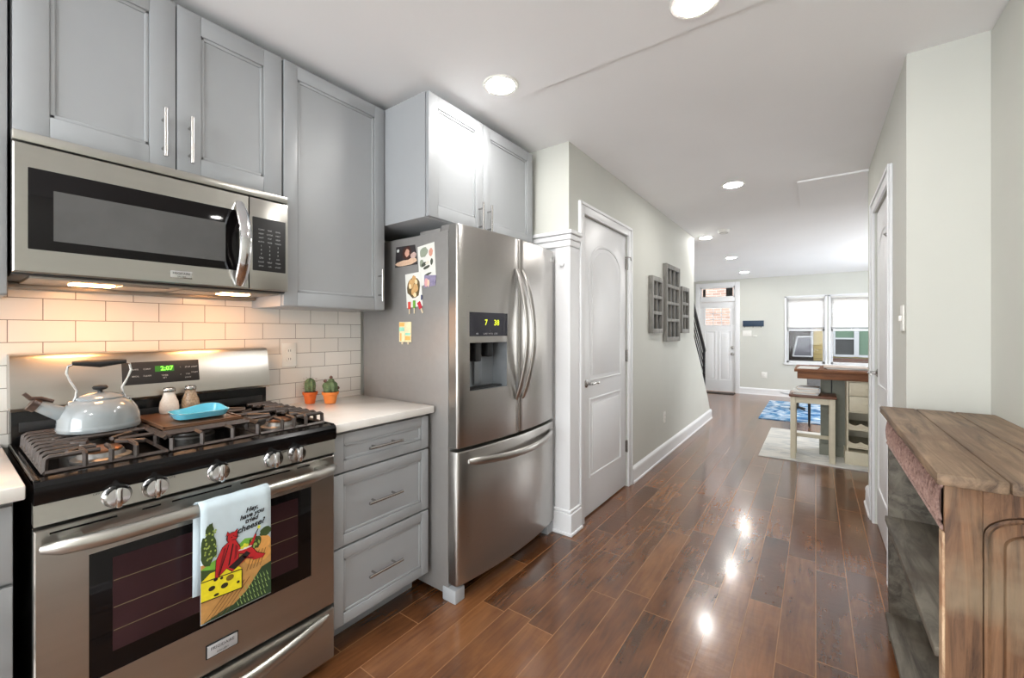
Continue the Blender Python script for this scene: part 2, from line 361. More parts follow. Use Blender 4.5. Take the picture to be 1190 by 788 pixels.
cc.box(.315, .415, 2.905, 3.65, 2.05, HC+.01); cc.box(.415, 2.1, 3.96, 4.06, 0, HC+.01); struct('wall_right', cc, M_wall)
lr = MB(); lr.box(2.0, 2.1, 4.06, 6.2, 0, HC); lr.box(2.0, 2.1, 8.6, YF+.1, 0, HC); lr.box(2.0, 2.1, 6.2, 8.6, 0, .6); lr.box(2.0, 2.1, 6.2, 8.6, 2.0, HC); struct('wall_right', lr, M_wall)  # opening cut for the added side lamp, out of view
# far wall with openings: front door + transom (X -2.03..-1.35), windows (X -.46..0.13 and .215...805)
fw = MB()
DX0, DX1 = -2.02, -1.345; WZ0, WZ1 = .665, 1.945; W = [(-.455, .135), (.225, .815)]
fw.box(-2.3, DX0, YF, YF+.15, 0, 2.47); fw.box(DX0, DX1, YF, YF+.15, 2.20, 2.47); fw.box(DX1, W[0][0], YF, YF+.15, 0, 2.47)
fw.box(W[0][0], W[1][1], YF, YF+.15, 0, WZ0); fw.box(W[0][0], W[1][1], YF, YF+.15, WZ1, 2.47); fw.box(W[0][1], W[1][0], YF, YF+.15, WZ0, WZ1)
fw.box(W[1][1], 2.1, YF, YF+.15, 0, 2.47); struct('wall_back', fw, M_wall)
# wall behind the camera, with an unseen opening for the rear fill lamp
bw = MB(); bw.box(-2.3, -1.85, -3.2, -3.1, 0, KC); bw.box(.35, .7, -3.2, -3.1, 0, KC); bw.box(-1.85, .35, -3.2, -3.1, 2.35, KC); bw.box(-1.85, .35, -3.2, -3.1, 0, .35)
struct('wall_front', bw, M_wall)

def profile_run(mb, prof, path):
    """sweep a (out, up) profile along a horizontal polyline with left-hand normals out; path = [(x,y,nx,ny)...]"""
    rings = []
    for (x, y, nx, ny) in path: rings.append([mb.v((x+nx*o, y+ny*o, h)) for (o, h) in prof])
    k = len(prof)
    for A, B in zip(rings, rings[1:]):
        for j in range(k): mb.f([A[j],A[(j+1)%k],B[(j+1)%k],B[j]])
    mb.f(rings[0]); mb.f(rings[-1][::-1])
BP = [(0,0),(.026,0),(.026,.012),(.018,.018),(.016,.095),(.020,.10),(.016,.118),(.008,.128),(0,.135)]
b = MB(); profile_run(b, BP, [(-1.25,3.43,1,0),(-1.25,6.70,1,0)]); struct('baseboard_left', b, M_white)
b = MB(); profile_run(b, BP, [(-1.27,YF,0,-1),(2.0,YF,0,-1)]); struct('baseboard_back', b, M_white)
b = MB(); profile_run(b, BP, [(.315,3.74,-1,0),(.315,4.06,-1,0)]); profile_run(b, BP, [(.315,2.45,-1,0),(.315,2.82,-1,0)]); profile_run(b, BP, [(.56,-3,-1,0),(.56,2.45,-1,0)]); struct('baseboard_right', b, M_white)
# white corner pilaster between the refrigerator and the hall door, with ledge cap and plinth
t = MB()
t.box(-1.345, -1.238, 2.326, 2.452, .135, 1.80, .003)
t.box(-1.60, -1.222, 2.312, 2.46, 0, .135, .004); t.box(-1.60, -1.228, 2.318, 2.458, .135, .155, .006)
t.box(-1.60, -1.214, 2.304, 2.464, .0, .02, .006)
t.box(-1.42, -1.345, 2.336, 2.36, .155, 1.80, .002)
struct('trim_3', t, M_white)
t = MB(); t.box(-1.75, -1.215, 2.30, 2.462, 1.875, 1.90, .005); t.box(-1.75, -1.225, 2.31, 2.46, 1.84, 1.875, .008); t.box(-1.75, -1.232, 2.318, 2.458, 1.80, 1.84, .006)
struct('trim_4', t, M_white)
kb = MB(frame('Y-', 2.328)); kb.lathe([(.006,0),(.006,.006),(.013,.008),(.015,.014),(.012,.02),(.004,.022)], (-1.29,1.69,0)); 
kb.build('coat_peg', M_white, label='small white round knob screwed high on the white corner pilaster', category='peg')

# ---------------------------------------------------------------- interior doors
def rect_path(u0, u1, v0, v1, arch=0, n=12):
    P = [(u0,v0),(u1,v0)]
    if arch:
        uc = (u0+u1)/2; h = (u1-u0)/2
        for i in range(n+1):
            a = PI*i/n; P.append((uc+h*math.cos(a), v1-arch+arch*math.sin(a)))
    else: P += [(u1,v1),(u0,v1)]
    return P
def door_leaf(kind, X, u0, u1, z1, sign_hinge, root, thick=.04):
    F = frame(kind, X)
    m = MB(F); m.box(u0, u1, .012, z1, -thick, 0, .002)
    w = u1-u0; s = .13*w/.82
    for (a, b_, ar) in ((.27, .80, 0), (.93, z1-.16, .16)):
        P = rect_path(u0+s, u1-s, a, b_, ar)
        m.tube([(p[0],p[1],.0) for p in P], .009, 8, True, flat=(.8,1.2), up=(0,0,1))
        uc, vc = (u0+u1)/2, (a+b_)/2
        Q = rect_path(u0+s+.035, u1-s-.035, a+.035, b_-.035, max(0,ar-.02))
        m.prism(Q, -.001, .005, .004)
    o = m.build('leaf', M_white, root)
    return F
def lever(F, u, v, d, root, n0=0.0):
    m = MB(F); m.lathe([(.0,n0),(.026,n0),(.027,n0+.006),(.02,n0+.01),(.011,n0+.014),(.010,n0+.045),(.002,n0+.047)], (u,v,0), n=20)
    m.tube([(u,v,n0+.042),(u+d*.03,v+.002,n0+.048),(u+d*.07,v+.004,n0+.046),(u+d*.10,v-.004,n0+.044),(u+d*.115,v-.002,n0+.044)], [.010,.009,.007,.006,.005], 10)
    return m.build('handle', M_nickel, root)
def hinge(F, u, v, root, n=.004):
    m = MB(F); m.box(u-.014, u+.014, v-.045, v+.045, 0, .004); m.cyl((u,v-.048,n+.004),(u,v+.048,n+.004),.007,10)
    return m.build('hinge', M_nickel, root)
def casing(F, u0, u1, z1, w, root, name='casing', n0=0):
    m = MB(F)
    for (a, b_) in ((u0-w, u0), (u1, u1+w)):
        m.box(a, b_, 0, z1+w, n0, n0+.014, .003)
    m.box(u0, u1, z1, z1+w, n0, n0+.014, .003)
    m.box(u0-w, u0-w+.02, 0, z1+w, n0+.014, n0+.022, .004); m.box(u1+w-.02, u1+w, 0, z1+w, n0+.014, n0+.022, .004); m.box(u0-w, u1+w, z1+w-.02, z1+w, n0+.0141, n0+.022, .004)
    return m.build(name, M_white, root)
d1 = sthing('door_1', (-1.25, 2.935, 0))
F = door_leaf('X+', -1.262, 2.53, 3.34, 2.045, 1, d1)
casing(frame('X+', -1.25), 2.53, 3.34, 2.048, .072, d1)
lever(F, 2.60, .915, 1, d1); [hinge(F, 3.336, z, d1, .006) for z in (1.82, 1.07, .33)]
hk = MB(F); hk.tube([(3.30,1.87,.006),(3.31,1.87,.03),(3.335,1.87,.04),(3.345,1.845,.04)], .004, 8); hk.build('flip_lock', M_nickel, d1)
d2 = sthing('door_2', (.315, 3.28, 0))
F = door_leaf('X-', .327, 2.91, 3.645, 2.045, 1, d2)
casing(frame('X-', .315), 2.91, 3.645, 2.048, .072, d2)
lever(F, 3.585, 1.0, -1, d2); [hinge(F, 2.914, z, d2, .006) for z in (1.80, 1.06, .33)]
hk = MB(F); hk.tube([(2.95,1.75,.0),(2.96,1.77,.02),(2.99,1.79,.03),(3.01,1.80,.01)], .004, 8); hk.build('flip_lock', M_nickel, d2)

# front door
d3 = sthing('door_3', (-1.68, YF, 0)); F = frame('Y-', YF+.02)
m = MB(F); LX0, LX1, LZ0, LZ1 = DX0+.10, DX1-.10, 1.40, 1.76
m.box(DX0, DX1, 0.01, LZ0, -.05, 0, .003); m.box(DX0, DX1, LZ1, 1.885, -.05, 0, .003); m.box(DX0, LX0, LZ0, LZ1, -.05, 0); m.box(LX1, DX1, LZ0, LZ1, -.05, 0)
for (a, b_) in ((DX0+.09, -1.72), (-1.64, DX1-.09)):
    P = rect_path(a, b_, .25, 1.27); m.tube([(p[0],p[1],0) for p in P], .012, 8, True, flat=(.7,1.3), up=(0,0,1))
    m.prism(rect_path(a+.04, b_-.04, .29, 1.23), -.001, .008, .005)
m.build('leaf', M_white, d3)
m = MB(F); m.box(LX0-.02, LX1+.02, LZ0-.02, LZ0, 0, .012); m.box(LX0-.02, LX1+.02, LZ1, LZ1+.02, 0, .012); m.box(LX0-.02, LX0, LZ0, LZ1, 0, .012); m.box(LX1, LX1+.02, LZ0, LZ1, 0, .012)
for i in (1,2): u = LX0+(LX1-LX0)*i/3; m.box(u-.005, u+.005, LZ0, LZ1, -.02, .006)
for i in (1,2): v = LZ0+(LZ1-LZ0)*i/3; m.box(LX0, LX1, v-.005, v+.005, -.02, .006)
m.build('glazing_bars', M_white, d3)
m = MB(F); m.box(LX0, LX1, LZ0, LZ1, -.028, -.022); m.build('glass', M_glass, d3)
m = MB(F); m.lathe([(0,0),(.032,0),(.03,.01),(.012,.014),(.012,.035),(.026,.042),(.03,.058),(.02,.072),(.003,.074)], (-1.40,.80,0), n=20); m.build('handle', M_nickel, d3)
m = MB(F); m.lathe([(0,0),(.032,0),(.03,.012),(.01,.016),(.008,.03),(0.002,.03)], (-1.40,.93,0), n=20); m.build('deadbolt', M_nickel, d3)
m = MB(frame('Y-', YF)); w_ = .085
for (a, b_) in ((DX0-w_, DX0), (DX1, DX1+w_)): m.box(a, b_, 0, 2.285, 0, .02, .004)
m.box(DX0, DX1, 2.20, 2.285, 0, .02, .004); m.box(DX0, DX1, 1.89, 1.975, -.06, .02, .004)
for (a, b_) in ((DX0, DX0+.03),(DX1-.03, DX1)): m.box(a, b_, 1.975, 2.20, -.06, .0)
m.box(DX0, DX1, 1.975, 2.0, -.05, -.0); m.box(DX0, DX1, 2.175, 2.2, -.05, 0)
m.build('casing', M_white, d3)
tw = sthing('window_3', (-1.68, YF, 1.98)); m = MB(frame('Y-', YF)); m.box(DX0+.03, DX1-.03, 2.0, 2.175, -.035, -.03); m.build('glass', M_glass, tw)
m = MB(frame('Y-', YF)); m.box(-1.52,-1.40,2.0,2.175,-.07,-.045); m.box(DX0+.05,DX0+.10,2.0,2.17,-.07,-.045); m.build('house_number_backing', M_blackm, tw)

# windows with half-drawn shades
for i, (a, b_) in enumerate(W):
    wn = sthing('window_%d' % (i+1), ((a+b_)/2, YF, WZ0)); G = frame('Y-', YF)
    m = MB(G)
    m.box(a-.035, a, WZ0-.03, WZ1, -.08, .012, .003)
    m.box(b_, b_+.035, WZ0-.03, WZ1, -.08, .012, .003)
    m.box(a-.035, b_+.035, WZ1-.03, WZ1+.005, -.08, .012, .003)
    m.build('casing', M_white, wn)
    m = MB(G); m.box(a-.05, b_+.05, WZ0-.04, WZ0, -.08, .035, .005); m.build('window_sill', M_white, wn)
    m = MB(G)
    s = .03
    for (z0, z1, n0) in ((WZ0, 1.31, -.07), (1.28, WZ1-.03, -.11)):
        m.box(a, a+s, z0, z1, n0, n0+.03); m.box(b_-s, b_, z0, z1, n0, n0+.03); m.box(a, b_, z0, z0+.035, n0, n0+.03); m.box(a, b_, z1-.035, z1, n0, n0+.03)
    m.build('sash', M_white, wn)
    m = MB(G); m.box(a+s, b_-s, WZ0+.035, 1.275, -.058, -.054); m.box(a+s, b_-s, 1.315, WZ1-.065, -.098, -.094); m.build('glass', M_glass, wn)
    bl = thing('window_blind', ('white cellular shade half lowered in the left far window' if i == 0 else 'white cellular shade half lowered in the right far window'), 'blind', ((a+b_)/2, YF-.0, 1.33))
    m = MB(G); n = 22; z0, z1 = 1.345, WZ1-.055
    L_ = []
    for k in range(2*n+1):
        z = z0+(z1-z0)*k/(2*n); L_.append((z, -.028 if k % 2 else -.036))
    A = [m.v((a+.004, z, q)) for z, q in L_]; B = [m.v((b_-.004, z, q)) for z, q in L_]
    for k in range(2*n): m.f([A[k],B[k],B[k+1],A[k+1]])
    m.build('shade', M_shade, bl, smooth=0, recalc=False)
    m = MB(G); m.box(a+.003, b_-.003, 1.325, 1.347, -.042, -.022, .003); m.build('bottom_rail', M_grey, bl)
    m = MB(G); m.box(a+.003, b_-.003, WZ1-.055, WZ1-.03, -.045, -.018, .003); m.build('head_rail', M_white_p, bl)
    m = MB(G); m.cyl(((a+b_)/2,1.30,-.03),((a+b_)/2,1.326,-.03),.004,8); m.build('pull_tab', M_white_p, bl)

# ================================================================ outside
M_extw = mat('dimmed_white_frame', rgb(132,134,136), .7, noise=.03)  # white frames toned down to grey to dim the outdoors
hs = thing('row_house', 'yellow sided row house across the street seen through the windows', 'house', (0, 14, -1.0))
m = MB(); m.box(-.05, 6, 14, 18, -1, 3.2); m.build('yellow_siding_wall', M_siding, hs)
m = MB(); m.box(-.62, -.05, 13.6, 18, -1, 3.2); m.build('shadowed_bay_wall', mat('shadowed_brown_bay', rgb(24,18,14), .9, noise=.15), hs)  # near-black brown carries the shadow on the porch gable
G = frame('Y-', 13.6)
m = MB(G); q = [(-.50,.60),(-.08,.60),(-.08,1.12),(-.40,1.12)]
for (a, b_) in zip(q, q[1:]+q[:1]): m.tube([(a[0],a[1],.02),(b_[0],b_[1],.02)], .022, 4)
m.tube([(-.08,1.12,.02),(-.08,1.6,.02)], .02, 4); m.build('slanted_window_frame', M_extw, hs)
m = MB(G); m.prism([(-.49,.61),(-.09,.61),(-.09,1.11),(-.40,1.11)], .002, .012); m.build('slanted_window_pane', mat('dull_pane', rgb(56,56,62), .7, noise=.05), hs)
m = MB(); m.box(-.7, .3, 13.2, 13.6, .30, .50); m.build('dark_porch_roof', mat('porch_roof', rgb(30,27,27), .9, noise=.1), hs)
G = frame('Y-', 14.0)
for (a, b_) in ((.42, .80), (.90, 1.45)):
    m = MB(G); z0, z1 = .66, 2.0
    for r in ((a-.05, a, z0-.05, z1), (b_, b_+.05, z0-.05, z1), (a, b_, z0-.06, z0), (a, b_, z1-.05, z1)): m.box(r[0], r[1], r[2], r[3], 0, .05)
    if a < .5: m.box(a, b_, 1.06, 1.10, 0, .04)
    wf = m.build('window_frame', M_extw, hs)
    m = MB(G); m.box(a, b_, (1.08 if a < .5 else z0), z1-.05, .005, .012); m.build('green_blind', M_gshade, wf)
    if a < .5: m = MB(G); m.box(a, b_, z0, 1.08, .005, .012); m.build('dark_pane', mat('dark_pane', rgb(32,34,34), .7, noise=.1), wf)
m = MB(); m.box(.3, 2.2, 13.8, 14.0, -.9, .57); m.build('brick_porch_wall', M_brick2, hs)
bh2 = MB(); bh2.box(-7, -.7, 13.2, 17, -1, 3.3); bh2.build('brick_building', M_brick, label='pale pink brick facade seen through the front door glass and transom', category='building')
rd = MB(); rd.box(-20, 20, YF+.5, 30, -1.1, -1.0); rd.build('street', mat('asphalt', rgb(70,70,72), .9, noise=.1), kind='structure')
car = MB(frame('Y-', 12.3)); car.prism([(.55,-.95),(3.6,-.95),(3.6,.15),(3.1,.35),(1.6,.38),(1.1,.1),(.6,.0)], 0, 1.0, .05)
cr_ = car.build('parked_car', mat('dark_car_paint', rgb(30,34,44), .15, coat=.8), label='dark parked car just visible low in the right far window', category='car')

# ================================================================ cabinets
def panel_door(F, u0, u1, v0, v1, n0, root, name='door', st=.06, t=.02):
    m = MB(F)
    m.box(u0, u0+st, v0, v1, n0, n0+t, .002); m.box(u1-st, u1, v0, v1, n0, n0+t, .002)
    m.box(u0+st, u1-st, v0, v0+st, n0, n0+t, .002); m.box(u0+st, u1-st, v1-st, v1, n0, n0+t, .002)
    a, b_, c, d = u0+st, u1-st, v0+st, v1-st
    m.box(a, b_, c, d, n0, n0+t*.55)
    q = .012   # stepped bead inside the frame
    m.box(a, a+q, c, d, n0, n0+t*.8, .003); m.box(b_-q, b_, c, d, n0, n0+t*.8, .003); m.box(a, b_, c, c+q, n0, n0+t*.8, .003); m.box(a, b_, d-q, d, n0, n0+t*.8, .003)
    return m.build(name, M_cab, root)
def bar_pull(F, u, v, n0, root, L=.16, vert=True, name='handle', r=.006):
    m = MB(F); h = L/2; k = .3*L
    if vert:
        m.cyl((u,v-h,n0+.032),(u,v+h,n0+.032), r, 12)
        for s in (-1,1): m.cyl((u,v+s*k,n0),(u,v+s*k,n0+.032), r*.75, 10)
    else:
        m.cyl((u-h,v,n0+.032),(u+h,v,n0+.032), r, 12)
        for s in (-1,1): m.cyl((u+s*k,v,n0),(u+s*k,v,n0+.032), r*.75, 10)
    return m.build(name, M_nickel, root)
UF = -1.79
F = frame('X+', 0)
def upper_cab(label, y0, y1, z0, z1, front, doors, handle_side, group=None, st=.055, hz=None):
    r = thing('wall_cabinet', label, 'cabinet', (-2.08, (y0+y1)/2, z0))
    m = MB(); m.box(-2.086, front-.022, y0, y1, z0, z1, .001); m.build('carcass', M_cab, r)
    for i, (a, b_) in enumerate(doors):
        d = panel_door(F, a, b_, z0+.003, z1-.003, front-.020, r, st=st)
        hs_ = handle_side[i]; u = b_-.035 if hs_ > 0 else a+.035
        bar_pull(F, u, hz if hz else z0+.12, front, d)
    return r
upper_cab('grey two door wall cabinet above the microwave', .128, .852, 1.815, 2.405, UF, [(.130, .494), (.498, .850)], (1, -1), st=.07, hz=1.935)
upper_cab('tall grey single door wall cabinet right of the microwave', .855, 1.362, 1.375, 2.405, UF, [(.857, 1.360)], (1,), st=.058, hz=1.50)
upper_cab('grey wall cabinet cut off at the left edge of the photo', -.66, .1225, 1.37, 2.405, UF, [(-.658, -.272), (-.268, .1215)], (1, -1), hz=1.50)
r = upper_cab('deep grey two door cabinet above the refrigerator', 1.365, 2.262, 1.812, 2.405, -1.472, [(1.368, 1.765), (1.769, 2.259)], (1, -1), st=.06, hz=1.88)
m = MB(); m.box(-2.086, -1.56, 2.262, 2.333, 1.812, 2.405); m.build('filler', M_cab, r)
# base cabinets
def drawer_front(F, u0, u1, v0, v1, n0, root):
    d = panel_door(F, u0, u1, v0, v1, n0, root, name='drawer', st=.042)
    bar_pull(F, (u0+u1)/2-.02, (v0+v1)/2, n0+.02, d, L=.17, vert=False)
r = thing('base_cabinet', 'grey three drawer base cabinet between the range and the refrigerator', 'cabinet', (-1.8, 1.15, 0))
m = MB(); m.box(-2.086, -1.527, .906, 1.398, .105, .878); m.box(-2.07, -1.625, .906, 1.398, 0, .105); m.build('carcass', M_cab, r)
for (z0, z1) in ((.716, .866), (.424, .708), (.115, .416)): drawer_front(F, .909, 1.396, z0, z1, -1.525, r)
m = MB(); m.box(-2.086, -1.480, .899, 1.412, .880, .914, .004)
m.build('worktop', M_quartz, label='white quartz worktop right of the range with two cactus pots', category='worktop')
r = thing('base_cabinet', 'grey base cabinet left of the range at the photo edge', 'cabinet', (-1.8, -.25, 0))
m = MB(); m.box(-2.086, -1.527, -.62, .112, .105, .878); m.box(-2.07, -1.60, -.62, .112, 0, .105); m.build('carcass', M_cab, r)
for (a, b_) in ((-.618, -.256), (-.252, .110)):
    m = MB(F); m.box(a, b_, .69, .866, -1.525, -1.505, .002); d = m.build('drawer', M_cab, r)
    m = MB(F); m.box(a, b_, .115, .680, -1.525, -1.505, .002); d = m.build('door', M_cab, r); 
    bar_pull(F, b_-.035, .56, -1.505, d, L=.19)
m = MB(); m.box(-2.086, -1.480, -.64, .128, .880, .914, .004)
m.build('worktop', M_quartz, label='white quartz worktop left of the range at the photo edge', category='worktop')
o_ = thing('wall_outlet', 'white double socket outlet on the tiled backsplash', 'outlet', (-2.08, 1.02, 1.10))
def outlet(F, u, v, root, n0=0, w=.07, h=.115):
    m = MB(F); m.box(u-w/2, u+w/2, v-h/2, v+h/2, n0, n0+.005, .002); p = m.build('plate', M_white_p, root)
    for s in (-1, 1):
        m = MB(F); m.lathe([(0,n0+.005),(.016,n0+.005),(.015,n0+.008),(.001,n0+.008)], (u, v+s*.02, 0), n=16)
        so = m.build('socket', M_white_p, root)
        m = MB(F); m.box(u-.006, u-.004, v+s*.02-.004, v+s*.02+.006, n0+.008, n0+.0085); m.box(u+.004, u+.006, v+s*.02-.004, v+s*.02+.006, n0+.008, n0+.0085); m.build('slot', M_blackm, so)
outlet(frame('X+', -2.080), 1.02, 1.155, o_)

# ================================================================ microwave
mw = thing('microwave', 'stainless over the range microwave with black window and curved handle', 'microwave', (-1.9, .485, 1.42))
MX = -1.755
m = MB(); m.box(-2.086, MX, .128, .846, 1.425, 1.812, .003); m.build('body', M_blackm, mw)
m = MB(F); y0, y1 = .126, .700
# door as a frame around the window
wy0, wy1, wz0, wz1 = .156, .664, 1.497, 1.712
m.ring((y0, y1, 1.43, 1.778), (wy0, wy1, wz0, wz1), MX, MX+.028)
dr = m.build('door', M_steelh, mw)
m = MB(F); m.box(wy0-.004, wy1+.004, wz0-.004, wz1+.004, MX+.02, MX+.0285, .002); wn = m.build('window', M_glassb, dr)
m = MB(F); m.box(.200, .622, 1.522, 1.662, MX+.0285, MX+.0292); m.build('screen', M_mesh, wn)
m = MB(F); pts = []
for i in range(13):
    s = i/12; pts.append((.668+.0*s, 1.745-.305*s, MX+.030+.055*math.sin(PI*s)))
m.tube(pts, [.012]+[.016]*11+[.012], 12, flat=(.65,1.25), up=(0,0,1)); m.build('handle', M_chrome, dr)
m = MB(F); m.box(.702, .845, 1.43, 1.778, MX, MX+.028, .004); pn = m.build('control_panel', M_steelh, mw)
m = MB(F); m.box(.712, .834, 1.502, 1.706, MX+.02, MX+.030, .002); kp = m.build('keypad', M_blackm, pn)
m = MB(F)
rows = ['DEFROST POP', '1 2 3', '4 5 6', '7 8 9', '0', 'START STOP']
for j in range(10):
    z = 1.66-.0155*j
    for i in range(3):
        tx = (('CONV','TIME','LEVEL'),('HEAT','COOK','MELT'),('SOFT','POP','KEEP'),('AUTO','SNSR','WARM'),('1','2','3'),('4','5','6'),('7','8','9'),('ON','0','OFF'),('LIGHT','VENT','TIMER'),('STOP','+30','START'))[j][i]
        m.text(tx, .0095 if len(tx) < 3 else .0075, .742+.031*i, z, MX+.0304)
m.build('key_labels', M_grey, kp, smooth=0, recalc=False)
m = MB(F); m.box(y0-.001, .846, 1.784, 1.812, MX, MX+.024, .004); m.build('top_vent', M_steelh, mw)
m = MB(F); m.box(.462, .522, 1.448, 1.472, MX+.028, MX+.031, .001); bd = m.build('badge', M_chrome, dr)
m = MB(F); m.text('FRIGIDAIRE', .0095, .492, 1.463, MX+.0313); m.text('GALLERY', .006, .492, 1.453, MX+.0313); m.build('badge_lettering', M_blackm, bd, smooth=0, recalc=False)
m = MB(); m.box(-2.02, MX-.02, .16, .83, 1.418, 1.426, .002); m.box(-2.084, -2.03, .13, .845, 1.405, 1.425, .003); m.build('underside', mat('microwave_underside', rgb(150,144,136), .4, .6, noise=.05), mw)
M_warm = mat('warm_lamp', rgb(255,200,120), .5, emis=rgb(255,184,120), estr=40)
for y in (.30, .70):
    m = MB(); m.box(-1.90, -1.84, y-.05, y+.05, 1.413, 1.4175, .002); m.build('cooktop_lamp', M_warm, mw)
for y in (.42, .58): m = MB(); m.box(-1.99, -1.80, y-.06, y+.06, 1.4145, 1.4178, .001); m.build('grease_filter', mat('filter_mesh', rgb(160,155,148), .4, .9, noise=.1, nscale=200), mw)

# ================================================================ range
rg = thing('gas_range', 'freestanding stainless gas range with black cooktop and grates', 'range', (-1.75, .52, 0))
RX = -1.48; R0, R1 = .139, .897
m = MB(); m.box(-2.06, RX-.03, R0+.004, R1-.004, .03, .862, .002)
for (x, y) in ((-2.0,R0+.05),(-2.0,R1-.05),(-1.56,R0+.05),(-1.56,R1-.05)): m.cyl((x,y,0),(x,y,.035),.018,12)
m.build('body', M_blackm, rg)
m = MB(); 
sec = [(-2.03,.862),(RX+.006,.862),(RX+.012,.872),(RX+.012,.905),(RX+.004,.916),(RX-.02,.920),(RX-.035,.912),(-2.0,.912),(-2.03,.915)]
A = [m.v((x,R0,z)) for x,z in sec]; B = [m.v((x,R1,z)) for x,z in sec]; m.f(A); m.f(B[::-1])
for i in range(len(sec)): j = (i+1)%len(sec); m.f([A[i],B[i],B[j],A[j]])
for y in (R0, R1-.012): m.box(-2.03, RX, y, y+.012, .905, .921, .003)
m.build('cooktop', M_black, rg)
# front control panel (slightly slanted)
m = MB(); sec = [(RX-.03,.812),(RX+.006,.812),(RX-.004,.868),(RX-.03,.868)]
A = [m.v((x,R0,z)) for x,z in sec]; B = [m.v((x,R1,z)) for x,z in sec]; m.f(A); m.f(B[::-1])
for i in range(4): j = (i+1)%4; m.f([A[i],B[i],B[j],A[j]])
cp = m.build('control_panel', M_steelh, rg)
for i, y in enumerate((.283, .362, .513, .672, .750)):
    m = MB(F); c = (y, .843, 0); n0 = RX+.002
    m.lathe([(0,n0),(.029,n0),(.030,n0+.006),(.026,n0+.010),(.023,n0+.024),(.001,n0+.026)], c, n=28)
    m.box(y-.0065, y+.0065, .843-.027, .843+.027, n0+.004, n0+.036, .005)
    kn = m.build('burner_knob', M_chrome, rg)
    m = MB(F)
    if i in (0,1,3,4): m.text('LITE' if i % 2 else 'OFF', .008, y+(.038 if i % 2 else -.038), .857, RX+.0035)
    else: m.text('HI  LO', .008, y, .878-.008, RX+.003)
    m.build('knob_mark', M_blackm, cp, smooth=0, recalc=False)
# oven door
m = MB(F); y0, y1 = R0+.001, R1-.001; a, b_, c, d = .232, .806, .385, .708
m.ring((y0, y1, .240, .800), (a, b_, c, d), RX-.03, RX)
od = m.build('oven_door', M_steelh, rg)
m = MB(F); m.box(a-.002, b_+.002, c-.002, d+.002, RX-.02, RX-.001, .001); ow = m.build('oven_window', M_glassb, od)
m = MB(F); m.box(.276, .758, .438, .682, RX-.001, RX-.0004); gl = m.build('inner_glass', M_glassin, ow)
m = MB(F)
for z in (.49, .55, .62): m.box(.278, .756, z, z+.002, RX-.0004, RX+.0001)
m.build('rack_line', mat('rack_glint', rgb(140,128,96), .4, .5, noise=.1), gl, smooth=0)
m = MB(F)
for (p, q) in ((.165,.285),(.335,.375),(.40,.55),(.575,.73),(.755,.80)): m.box(p, q, .785, .7895, RX-.002, RX+.0008)
m.build('vent_slot', M_black, od, smooth=0)
m = MB(F); pts = []
for i in range(25):
    s = i/24; y = .150+.735*s; e = min(s, 1-s)*2
    pts.append((y, .762+.004*math.sin(PI*s), RX+.022+.042*min(1, e*3.2)**.6 + .012*math.sin(PI*s)))
m.tube(pts, [.009]+[.0165]*23+[.009], 14, flat=(1.15,.85), up=(0,1,0))
for y in (.20, .835): m.box(y-.02, y+.02, .752, .776, RX-.002, RX+.045, .006)
m.build('door_handle', M_steelh, od)
m = MB(F); m.box(.481, .568, .285, .327, RX, RX+.003, .001); m.build('badge_border', M_blackm, od)
m = MB(F); m.box(.484, .565, .288, .324, RX+.003, RX+.005, .0008); bd = m.build('badge', M_grey, od)
m = MB(F); m.text('FRIGIDAIRE', .0125, .5245, .311, RX+.0053); m.text('GALLERY', .008, .5245, .296, RX+.0053); m.build('badge_lettering', M_blackm, bd, smooth=0, recalc=False)
m = MB(F); m.box(y0, y1, .035, .226, RX-.03, RX, .006); wd = m.build('warming_drawer', M_steelh, rg)
m = MB(F); pts = []
for i in range(21):
    s = i/20; pts.append((.165+.705*s, .185+.02*(1-math.sin(PI*s)), RX+.002+.050*math.sin(PI*s)))
m.tube(pts, [.006]+[.012+.006*math.sin(PI*i/20) for i in range(1,20)]+[.006], 12, flat=(1.2,.8), up=(0,1,0)); m.build('drawer_handle', M_steelh, wd)
# backguard
m = MB(F); 
sec = [(-2.078,.918),(-2.01,.918),(-2.01,1.028),(-2.078,1.028)]
m = MB(); m.box(-2.078, -2.008, R0+.004, R1-.012, .912, 1.034, .003); m.build('backguard_base', M_black, rg)
m = MB(); m.box(-2.008, -2.002, R0+.02, R1-.03, .955, .985, .002); m.build('oven_vent', M_blackm, rg)
m = MB(); sec = [(-2.078,1.026),(-1.985,1.022),(-1.978,1.032),(-2.005,1.182),(-2.015,1.194),(-2.03,1.197),(-2.078,1.197)]
A = [m.v((x,R0+.001,z)) for x,z in sec]; B = [m.v((x,R1-.009,z)) for x,z in sec]; m.f(A); m.f(B[::-1])
for i in range(len(sec)): j = (i+1)%len(sec); m.f([A[i],B[i],B[j],A[j]])
bg = m.build('backguard', M_steelh, rg)
tilt = Matrix.Translation((-1.978,0,1.032)) @ Matrix.Rotation(-math.atan(27/150), 4, 'Y') @ Matrix(((0,0,1,0),(1,0,0,0),(0,1,0,0),(0,0,0,1)))
m = MB(tilt); m.box(.395, .626, .045, .128, -.004, .0012, .004); dp = m.build('oven_display', M_blackm, bg)
m = MB(tilt); m.box(.488, .545, .088, .110, .0012, .0016); m.build('clock_window', mat('clock_green_dark', rgb(30,70,20), .4, emis=rgb(40,110,20), estr=.5), dp, smooth=0)
m = MB(tilt); m.text('2:07', .022, .523, .099, .0020, bold=.0004); m.build('clock_digits', M_green, dp, smooth=0, recalc=False)
m = MB(tilt)
